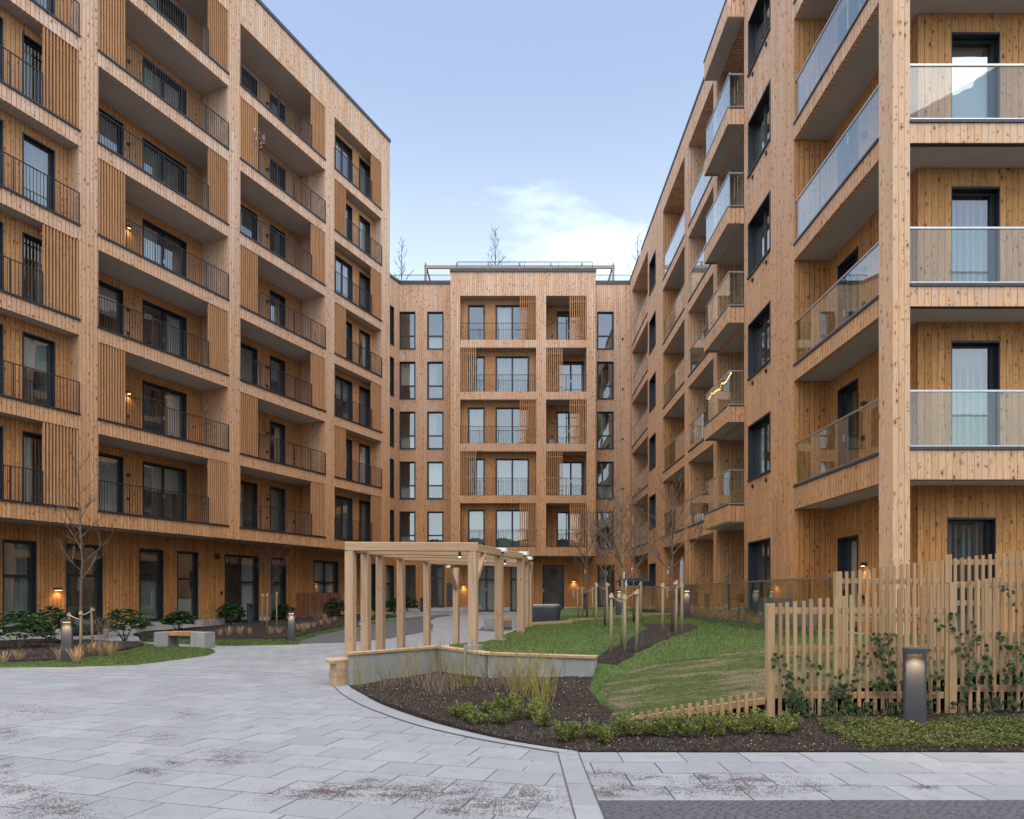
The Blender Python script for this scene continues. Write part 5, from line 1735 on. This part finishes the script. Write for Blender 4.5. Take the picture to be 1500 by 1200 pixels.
def boxwood(loc, w, h, label, seed, group):
    t = empty('boxwood_shrub', loc, 0, label, 'shrub', group)
    P, D_ = [], []
    rr = np.random.default_rng(seed)
    for s_ in range(26):       # upright sprigs
        an = rr.uniform(0, 6.28); q = math.sqrt(rr.uniform(0, 1)) * w / 2
        base = np.array([math.cos(an) * q * .5, math.sin(an) * q * .5, .0])
        tipp = np.array([math.cos(an) * q, math.sin(an) * q, h * rr.uniform(.6, 1.05) * (1 - .45 * (q / (w / 2)) ** 2)])
        for k in range(18):
            f_ = .15 + .85 * (k / 17)
            P.append(base + (tipp - base) * f_); a2 = k * 2.4
            D_.append([math.cos(a2), math.sin(a2), .7])
    leaf_cloud('foliage', P, D_, .030, .016, BOX, t, droop=0)
    b = MB()
    for s_ in range(8):
        an = rr.uniform(0, 6.28)
        b.tube([(0, 0, -.03), (math.cos(an) * w * .25, math.sin(an) * w * .25, h * .6)], [.006, .003], 4)
    b.build('stems', BARK, t)
bx = [(672, 1053), (687, 1058), (715, 1050), (697, 1062), (733, 1062), (759, 1059), (783, 1058), (793, 1068), (732, 1047), (752, 1046)]
bx2 = [(823, 1085), (840, 1082), (866, 1081), (886, 1086), (905, 1080), (926, 1079), (950, 1078), (973, 1080), (994, 1075), (1010, 1081), (1031, 1073), (1050, 1080), (1066, 1072), (1082, 1077), (1102, 1073), (1120, 1078), (1140, 1079), (1156, 1075)]
for i, (px, py) in enumerate(bx + bx2):
    x, y = ground_pt(px, py, .04)
    big = i >= len(bx)
    boxwood((x, y, bed_h(x, y)), random.uniform(.18, .30), random.uniform(.16, .28), 'small boxwood shrub before the yellow twigs in the kerbed bed' if not big else 'small boxwood shrub in the row before the picket fences', 100 + i, 'boxwoods before the twigs' if not big else 'boxwoods before the picket fences')

def twig_shrub(loc, w, h, n, label, seed, mat, group, lean=.18):
    rr = random.Random(seed)
    t = empty('twig_shrub', loc, 0, label, 'shrub', group)
    b = MB()
    for i in range(n):
        an = rr.uniform(0, 6.28); q = rr.random() ** .7 * w / 2
        p = Vector((math.cos(an) * q * .6, math.sin(an) * q * .6, -.03)); hh = h * rr.uniform(.55, 1.05)
        d_ = Vector((rr.uniform(-lean, lean) + math.cos(an) * .12, rr.uniform(-lean, lean) + math.sin(an) * .12, 1)).normalized()
        pts = [p]
        for k in range(4):
            d_ = (d_ + Vector((rr.uniform(-.16, .16), rr.uniform(-.16, .16), 0))).normalized()
            pts.append(pts[-1] + d_ * hh / 4)
        b.tube(pts, [.0036, .0033, .0028, .0022, .0013], 4, cap=False)
        for k in range(rr.randint(1, 3)):
            m_ = rr.randint(1, 3); s_ = (d_ + Vector((rr.uniform(-.8, .8), rr.uniform(-.8, .8), .2))).normalized()
            b.tube([pts[m_], pts[m_] + s_ * hh * .14, pts[m_] + s_ * hh * .2 + Vector((0, 0, hh * .12))], [.0026, .0022, .0013], 4, cap=False)
    b.build('stems', mat, t)
tw = [(533, 1001, .7, TWIGY, .62, 16), (570, 1003, .6, TWIGB, .5, 26), (598, 993, .6, TWIGY, .72, 16), (620, 1008, .7, TWIGB, .48, 30), (648, 992, .5, TWIGY, .70, 14), (642, 1019, .6, TWIGB, .42, 26), (668, 1012, .45, TWIGY, .65, 16), (694, 1010, .6, TWIGY, .78, 18), (722, 1016, .5, TWIGB, .5, 24), (740, 1010, .5, TWIGY, .62, 14),
      (764, 1027, .45, TWIGY, .80, 22), (756, 1020, .6, TWIGB, .52, 30), (786, 1034, .35, TWIGY, .80, 22), (800, 1040, .32, TWIGY, .70, 18), (815, 1002, .5, TWIGB, .45, 16), (776, 1012, .6, TWIGB, .55, 22)]
for i, (px, py, w, m_, h, n) in enumerate(tw):
    x, y = ground_pt(px, py, .08)
    yl = m_ is TWIGY
    twig_shrub((x, y, bed_h(x, y)), w, h, n, 'clump of upright yellow green bare twigs before the concrete wall' if yl else 'tangle of grey brown bare twigs before the concrete wall', 200 + i, m_, 'yellow twig clumps' if yl else 'brown twig clumps', .16 if yl else .5)
# brown leafless hedge plants under the balustrade and bare shrubs in the border
for i in range(13):
    y = 13.6 + i * 1.25; x = 6.02 + random.uniform(-.1, .1)
    twig_shrub((x, y, lawn_h(x, y)), .5, .42, 16, 'dry brown leaved hedge plant below the glass balustrade', 300 + i, TWIGB, 'hedge plants below the balustrade', .4)
    r_ = np.random.default_rng(i); c_ = r_.uniform(-.22, .22, (40, 3)); c_[:, 2] = r_.uniform(.08, .42, 40)
    sh = [o for o in COL.objects if o.name.startswith('twig_shrub')][-1]
    leaf_cloud('dry_leaves', c_, r_.normal(size=(40, 3)), .045, .03, DRYLEAF, sh)
for i, (px, py, h, lab) in enumerate([(152, 940, .95, 'bare brown shrub beside the entrance door'), (210, 925, .6, 'bare brown shrub at the plinth behind the budding rhododendron'), (308, 920, .85, 'bare brown shrub before the wide grid window'), (467, 914, .7, 'bare brown shrub before the brown board screen')]):
    x, y = ground_pt(px, py, .12)
    twig_shrub((x, y, left_s(x, y)), .8, h, 34, lab, 330 + i, TWIGB, None, .5)

def tuft_mesh(seed, h=.34, n=70):
    rr = np.random.default_rng(seed)
    an = rr.uniform(0, 6.28, n); q = rr.uniform(0, .07, n); ln = h * rr.uniform(.4, 1.1, n); out = rr.uniform(.05, .95, n)
    b0 = np.stack([np.cos(an) * q, np.sin(an) * q, np.full(n, -.02)], 1)
    mid = b0 + np.stack([np.cos(an) * out * ln * .4, np.sin(an) * out * ln * .4, ln * .65], 1)
    tip = b0 + np.stack([np.cos(an) * out * ln, np.sin(an) * out * ln, ln * rr.uniform(.7, 1.0, n)], 1)
    s_ = np.stack([-np.sin(an), np.cos(an), np.zeros(n)], 1) * .004
    v = np.stack([b0 - s_, b0 + s_, mid + s_, mid - s_, tip], 1).reshape(-1, 3)
    i_ = np.arange(n)[:, None] * 5
    f = np.concatenate([i_ + [[0, 1, 2]], i_ + [[0, 2, 3]], i_ + [[3, 2, 4]]])
    return v, f
tuft_src = None
tuf = [(6, 968), (28, 965), (88, 966), (112, 967), (135, 955), (150, 957), (163, 957), (322, 930), (336, 931), (352, 929), (366, 929), (397, 930), (409, 928), (437, 925), (444, 926), (451, 923), (460, 922), (471, 920), (476, 915), (481, 920), (490, 917), (512, 915), (530, 913), (545, 912), (565, 911)]
TM = []
for s_ in range(3):
    v, f = tuft_mesh(s_, .38)
    o = np_mesh('grass_tuft', v, f, STRAW); TM.append(o.data); COL.objects.unlink(o); bpy.data.objects.remove(o)
for i, (px, py) in enumerate(tuf):
    x, y = ground_pt(px, py, .1)
    o = bpy.data.objects.new('grass_tuft', TM[i % 3]); link(o); o.location = (x, y, left_s(x, y) + .02); o.rotation_euler = (0, 0, i * 1.3); s_ = random.uniform(.75, 1.15); o.scale = (s_, s_, s_)
    tag(o, 'straw coloured dry ornamental grass tuft in the border below the angled block', 'grass tuft', 'dry grass tufts in the border')

# ivy on the fence
def ivy(x0, h, seed, label, y=7.585, spread=.28):
    rr = random.Random(seed); r2 = np.random.default_rng(seed)
    t = empty('ivy', (x0, y, bed_h(x0, y)), 0, label, 'ivy', 'ivy plants on the fence')
    b = MB(); P, D_ = [], []
    for s_ in range(rr.randint(3, 5)):
        p = Vector((rr.uniform(-.06, .06), 0, -.03)); hh = h * rr.uniform(.45, 1.0); dx = rr.uniform(-1, 1) * spread
        pts = [p.copy()]
        n = 8
        for k in range(n):
            p = p + Vector((dx / n + rr.uniform(-.035, .035), rr.uniform(-.012, .012), hh / n)); p.y = max(-.03, min(.012, p.y)); pts.append(p.copy())
        b.tube(pts, [.005 * (1 - .07 * k) for k in range(n + 1)], 4, cap=False)
        for k in range(n):
            clump = rr.random() < .42
            for j in range(rr.randint(2, 6) if clump else 0):
                q = pts[k].lerp(pts[k+1], rr.random()) + Vector((rr.uniform(-.06, .06), rr.uniform(-.035, .0), rr.uniform(-.05, .05)))
                P.append(q); D_.append([rr.uniform(-.8, .8), rr.uniform(-.9, -.1), rr.uniform(-.8, .2)])
    for j in range(9):
        P.append(Vector((rr.uniform(-.2, .2), rr.uniform(-.05, .0), rr.uniform(.0, .16)))); D_.append([rr.uniform(-.8, .8), rr.uniform(-.9, -.1), rr.uniform(-.6, .3)])
    b.build('stems', TWIGB, t)
    # five-pointed leaves
    shp = [(0, 0), (.42, .05), (.30, .38), (.62, .58), (.24, .66), (0, 1.12), (-.24, .66), (-.62, .58), (-.30, .38), (-.42, .05)]
    V, Fc = [], []
    for q, dd in zip(P, D_):
        dv = Vector(dd).normalized(); nn = Vector((rr.uniform(-.4, .4), -1, rr.uniform(-.2, .6))).normalized()
        sd = dv.cross(nn).normalized(); dv2 = nn.cross(sd); sz = rr.uniform(.032, .062); base = len(V)
        V.append(tuple(q + dv2 * sz * .45 + nn * sz * .08))
        for (u_, w_) in shp: V.append(tuple(q + sd * u_ * sz + dv2 * w_ * sz))
        for k in range(10): Fc.append((base, base + 1 + k, base + 1 + (k + 1) % 10))
    np_mesh('leaves', V, Fc, IVY, t)
for i, (px, h) in enumerate([(1162, .80), (1192, .95), (1222, .6), (1252, 1.25), (1288, 1.40), (1312, 1.1), (1362, 1.25), (1408, 1.3), (1450, 1.1), (1482, 1.5), (1530, 1.1)]):
    ivy((px - PX) / FOC * FY, h, 400 + i, 'ivy with small dark leaves climbing the larch picket fence')

# ------------------------------------------------------------------ stuff: grass blades, mulch, grit, ground cover
def scatter_poly(poly, n, seed, keep=None):
    r_ = np.random.default_rng(seed)
    xs = [p[0] for p in poly]; ys_ = [p[1] for p in poly]
    out = []
    P = np.array(poly)
    while len(out) < n:
        c = r_.uniform((min(xs), min(ys_)), (max(xs), max(ys_)), (n, 2))
        x, y = c[:, 0], c[:, 1]; ins = np.zeros(n, bool); j = len(P) - 1
        for i in range(len(P)):
            xi, yi = P[i]; xj, yj = P[j]
            cond = ((yi > y) != (yj > y)) & (x < (xj - xi) * (y - yi) / (yj - yi + 1e-12) + xi)
            ins ^= cond; j = i
        c = c[ins]
        if keep is not None: c = c[[keep(a, b) for a, b in c]]
        out += list(map(tuple, c))
        if len(c) == 0: break
    return out[:n]
def blades(name, pts, hf, h, w, mat, seed, label, cat='grass'):
    r_ = np.random.default_rng(seed); n = len(pts)
    z = np.array([hf(x, y) for x, y in pts]); p = np.column_stack([np.array(pts), z - .004])
    an = r_.uniform(0, 6.28, n); le = r_.uniform(.1, .9, n); hh = h * r_.uniform(.5, 1.15, n)
    sc = np.maximum(1.0, p[:, 1] / 9.0)      # far blades stand for small bunches
    s_ = np.stack([-np.sin(an), np.cos(an), np.zeros(n)], 1) * (w * sc)[:, None]
    tip = p + np.stack([np.cos(an) * le * hh, np.sin(an) * le * hh, hh], 1)
    v = np.stack([p - s_, p + s_, tip], 1).reshape(-1, 3)
    f = np.arange(n * 3).reshape(-1, 3)
    return tag(np_mesh(name, v, f, mat, None, 'stuff'), label, cat)
def near_keep(x, y): return random.random() < min(1.0, (9.0 / max(y, 7)) ** 1.6)
pts = scatter_poly(LAWN, 90000, 1, lambda x, y: y < 24 and near_keep(x, y) and not inside((x, y), TREE_SOIL) and not (inside((x, y), WORNP) and random.random() < .55) and in_view(x, y, 60))
wi = [inside(p, WORNP) for p in pts]
blades('lawn_grass', [p for p, w in zip(pts, wi) if not w], lambda x, y: lawn_h(x, y) + .012, .045, .0034, GRASS, 2, 'fresh short green grass of the sloping lawn')
blades('worn_grass', [p for p, w in zip(pts, wi) if w], lambda x, y: lawn_h(x, y) + .017, .038, .0032, GRASSW, 3, 'thin patchy worn grass on the lawn slope behind the low picket fence')
pts = scatter_poly(LEFT_GRASS, 26000, 4, lambda x, y: not inside((x, y), LS1) and x > -12.2)
blades('strip_grass', pts, left_h, .05, .0035, GRASS, 5, 'short green grass strip around the rhododendron border')
FGs = [p for p in FG]
pts = scatter_poly(FGs, 14000, 6, lambda x, y: not inside((x, y), FS) and y < 30)
blades('border_grass', pts, left_h, .06, .005, GRASS, 7, 'short green grass strip edging the dry grass border')

def clods(name, pts, hf, lo, hi, mat, seed, parent=None, label=None, cat=None):
    r_ = np.random.default_rng(seed); n = len(pts)
    z = np.array([hf(x, y) for x, y in pts]); p = np.column_stack([np.array(pts), z])
    s_ = r_.uniform(lo, hi, n)[:, None, None]
    base = np.array([[1, 0, -.35], [-.5, .87, -.35], [-.5, -.87, -.35], [0, 0, .7]])
    an = r_.uniform(0, 6.28, n); c_, sn = np.cos(an), np.sin(an)
    q = base[None] * r_.uniform(.5, 1.3, (n, 4, 3)) * s_
    v = np.stack([q[:, :, 0] * c_[:, None] - q[:, :, 1] * sn[:, None], q[:, :, 0] * sn[:, None] + q[:, :, 1] * c_[:, None], q[:, :, 2]], 2) + p[:, None, :]
    i_ = np.arange(n)[:, None] * 4
    f = np.concatenate([i_ + [[0, 1, 3]], i_ + [[1, 2, 3]], i_ + [[2, 0, 3]]])
    o = np_mesh(name, v.reshape(-1, 3), f, mat, parent, 'stuff')
    return tag(o, label, cat)
MULCH = leaf_mat('mulch_bits', (.011, .0085, .008), (.085, .066, .055), .95, .1, 0.0)
pts = scatter_poly(BED, 26000, 8, lambda x, y: in_view(x, y, 20) and random.random() < (7.5 / y) ** 1.5)
clods('mulch', pts, bed_h, .007, .026, MULCH, 9, None, 'dark bark mulch covering the kerbed planting bed', 'mulch')
pts = scatter_poly(BED, 700, 81, lambda x, y: in_view(x, y, 20))
clods('pale_chips', pts, lambda x, y: bed_h(x, y) + .004, .006, .012, STRAW, 91, None, 'pale stone chips scattered over the dark mulch', 'chips')
pts = scatter_poly(TREE_SOIL, 2600, 10)
clods('mulch', pts, lambda x, y: lawn_h(x, y) + .026, .01, .03, MULCH, 11, None, 'dark mulch in the crescent around the staked lawn trees', 'mulch')
pts = scatter_poly(LS1, 5000, 12, lambda x, y: x > -13.5)
clods('mulch', pts, lambda x, y: left_s(x, y) + .02, .012, .035, MULCH, 13, None, 'dark mulch around the rhododendrons by the entrance door', 'mulch')
pts = scatter_poly(FS, 4500, 14, lambda x, y: y < 30)
clods('mulch', pts, lambda x, y: left_s(x, y) + .03, .015, .04, MULCH, 15, None, 'dark mulch in the dry grass border', 'mulch')

# grit left on the paving: drifts where the photograph shows them, sparse crumbs between
drifts = [(10, 1075, 26, 9, 500), (45, 1042, 34, 8, 500), (8, 1125, 12, 14, 200), (25, 1158, 40, 10, 600), (70, 1186, 50, 12, 800), (270, 1045, 18, 5, 200), (232, 1080, 24, 5, 260), (170, 1078, 22, 4, 120), (330, 1110, 32, 9, 500), (215, 1131, 24, 5, 200), (252, 1118, 14, 4, 100), (420, 1164, 36, 7, 460), (480, 1160, 20, 5, 240), (490, 1158, 40, 8, 360), (560, 1160, 50, 9, 800), (640, 1158, 45, 10, 700),
          (700, 1180, 60, 12, 900), (760, 1162, 50, 10, 600), (800, 1180, 40, 10, 420), (540, 1145, 16, 4, 130), (660, 1190, 16, 4, 140), (380, 992, 40, 5, 300), (270, 1010, 40, 4, 220), (240, 1020, 30, 3, 140), (130, 1013, 30, 3, 160), (335, 975, 30, 3, 150), (470, 955, 30, 3, 200), (420, 965, 30, 3, 150), (335, 1052, 10, 3, 60), (365, 1065, 10, 2, 40),
          (880, 1134, 40, 5, 260), (950, 1140, 26, 4, 160), (890, 1158, 26, 8, 500), (960, 1158, 40, 7, 240), (1050, 1140, 34, 6, 500), (1080, 1156, 60, 9, 1000), (1120, 1142, 40, 5, 300), (1190, 1153, 30, 5, 260), (1250, 1152, 30, 4, 100), (1355, 1153, 16, 3, 120)]
r_ = np.random.default_rng(77)
gp = []
for (cx, cy, sx, sy, n) in drifts:
    u = r_.normal(size=(int(n * 6.5), 2))
    for a, b in u:
        px, py = cx + a * sx * .75, cy + b * sy * .75
        if py > 945:
            x, y = ground_pt(px, py)
            if .8 * noise.noise((x * 5, y * 9, 2.)) + .5 * noise.noise((x * 26, y * 26, 5.)) + r_.normal() * .28 > .05: gp.append((x, y))
for i in range(7000):
    x, y = r_.uniform(-9, .5), r_.uniform(4.2, 13)
    if in_view(x, y) and noise.noise((x * 1.3, y * 1.3, 9)) > -.1 and not inside((x, y), KOpoly): gp.append((x, y))
for i in range(300):
    gp.append((r_.uniform(.6, 5.2), r_.uniform(5.0, 6.4)))
gp = [p for p in gp if not (p[1] < 5.0 and p[0] > .6)]
clods('grit', gp, lambda x, y: .002, .0022, .0048, GRIT, 78, None, 'drifts of dark winter grit lying on the pale granite paving', 'grit')

# ground cover at the foot of the fence
P, D_ = [], []
for i in range(12500):
    x = r_.uniform(3.05, 6.6); y = r_.uniform(6.50, 7.36)
    if y < 6.54 + .10 * noise.noise((x * 3, 0, 0)) or x < 3.25 + .2 * noise.noise((y * 6, 1, 1)): continue
    z = bed_h(x, y) + .05 * (1 + noise.noise((x * 5, y * 5, 4))) * r_.uniform(.2, 1.0)
    P.append((x, y, z)); D_.append(r_.normal(size=3) * [1, 1, .4] + [0, 0, .35])
tag(leaf_cloud('ground_cover', P, D_, .042, .014, COVER, None, 'stuff', .1), 'low yellow green leafy ground cover at the foot of the picket fence', 'ground cover')

# ------------------------------------------------------------------ small things on balconies
t = empty('string_lights', (6.50, 20.68, FL[1] + .1), 0, 'warm fairy lights strung along a glass projecting balcony', 'string lights')
b = MB(); pr = []
for i in range(40):
    f_ = i / 39; pr.append(Vector((.06, .02 + 2.4 * f_, .93 - (.10 + .22 * abs(noise.noise((f_ * 7.3, 0, 2)))) * abs(math.sin(f_ * 8.0 + 2 * noise.noise((f_ * 3, 1, 1)))))))
b.tube(pr, .003, 4); b.build('cable', BLACK, t)
for i in range(0, 40, 1):
    c = pr[i] + Vector((0, 0, -.03)); MB().obox(c, (.008, 0, 0), (0, .008, 0), (0, 0, .011)).build('bulb', WARM2, t)
t = empty('balcony_plant', tuple(lc.p.matrix_basis @ Vector((Lu(377), .25, FL[5]))), 0, 'tall potted plant with pink blossom rising over a balcony railing', 'plant')
MB().tube([(0, 0, 0), (0, 0, .35)], [.14, .18], 12).build('pot', GREYC, t)
b = MB(); P = []
rr = random.Random(5)
for i in range(16):
    d_ = Vector((rr.uniform(-.35, .35), rr.uniform(-.35, .35), 1)).normalized(); p = Vector((0, 0, .3)); pts = [p.copy()]
    for k in range(4):
        p = p + (d_ + Vector((rr.uniform(-.2, .2), rr.uniform(-.2, .2), 0))) * rr.uniform(.28, .42); pts.append(p.copy()); P += [p + Vector((rr.uniform(-.1, .1), rr.uniform(-.1, .1), rr.uniform(-.1, .1))) for _ in range(6 if k > 0 else 0)]
    b.tube(pts, [.008, .006, .005, .004, .002], 4, cap=False)
b.build('branches', BARK, t)
leaf_cloud('blossom', P, rng.normal(size=(len(P), 3)), .085, .07, leaf_mat('blossom', (.55, .36, .32), (.66, .50, .45)), t)
t = empty('planter_pot', (mx_(807, 40), 39.95, FL[2]), 0, 'grey planter pot with small plant on a far balcony', 'pot')
MB().tube([(0, 0, 0), (0, 0, .3)], [.15, .2], 10).build('pot', GREYC, t)
leaf_cloud('foliage', rng.uniform(-.15, .15, (60, 3)) + [0, 0, .4], rng.normal(size=(60, 3)), .1, .03, RHODO, t)

# ------------------------------------------------------------------ street front behind the viewpoint, which the glass mirrors
t = empty('brick_building', (6, -26, 0), 0, 'brown brick street building behind the viewpoint, mirrored in the window panes', 'building')
BRK = plain('brown_brick', (.16, .095, .07), .9, .2, .25, 3, 0, .3)
MB().box(-44, 40, -9, 0, -.15, 9.6).build('wall', BRK, t)
MB().box(-44.2, 40.2, -9.2, .25, 9.601, 10.0).build('roof', CAPM, t)
wm_ = MB().box(-.6, .6, .002, .05, 0, 1.7).mesh('window', BLACK)
wg_ = MB().box(-.52, .52, .051, .06, .08, 1.62).mesh('pane', plain('dark_pane', (.03, .035, .04), .08, .6))
for k in range(3):
    for i in range(20):
        o = bpy.data.objects.new('window', wm_); link(o, t); o.location = (-41 + i * 4.1, 0, 1.0 + 3.0 * k)
        p = bpy.data.objects.new('pane', wg_); link(p, o)
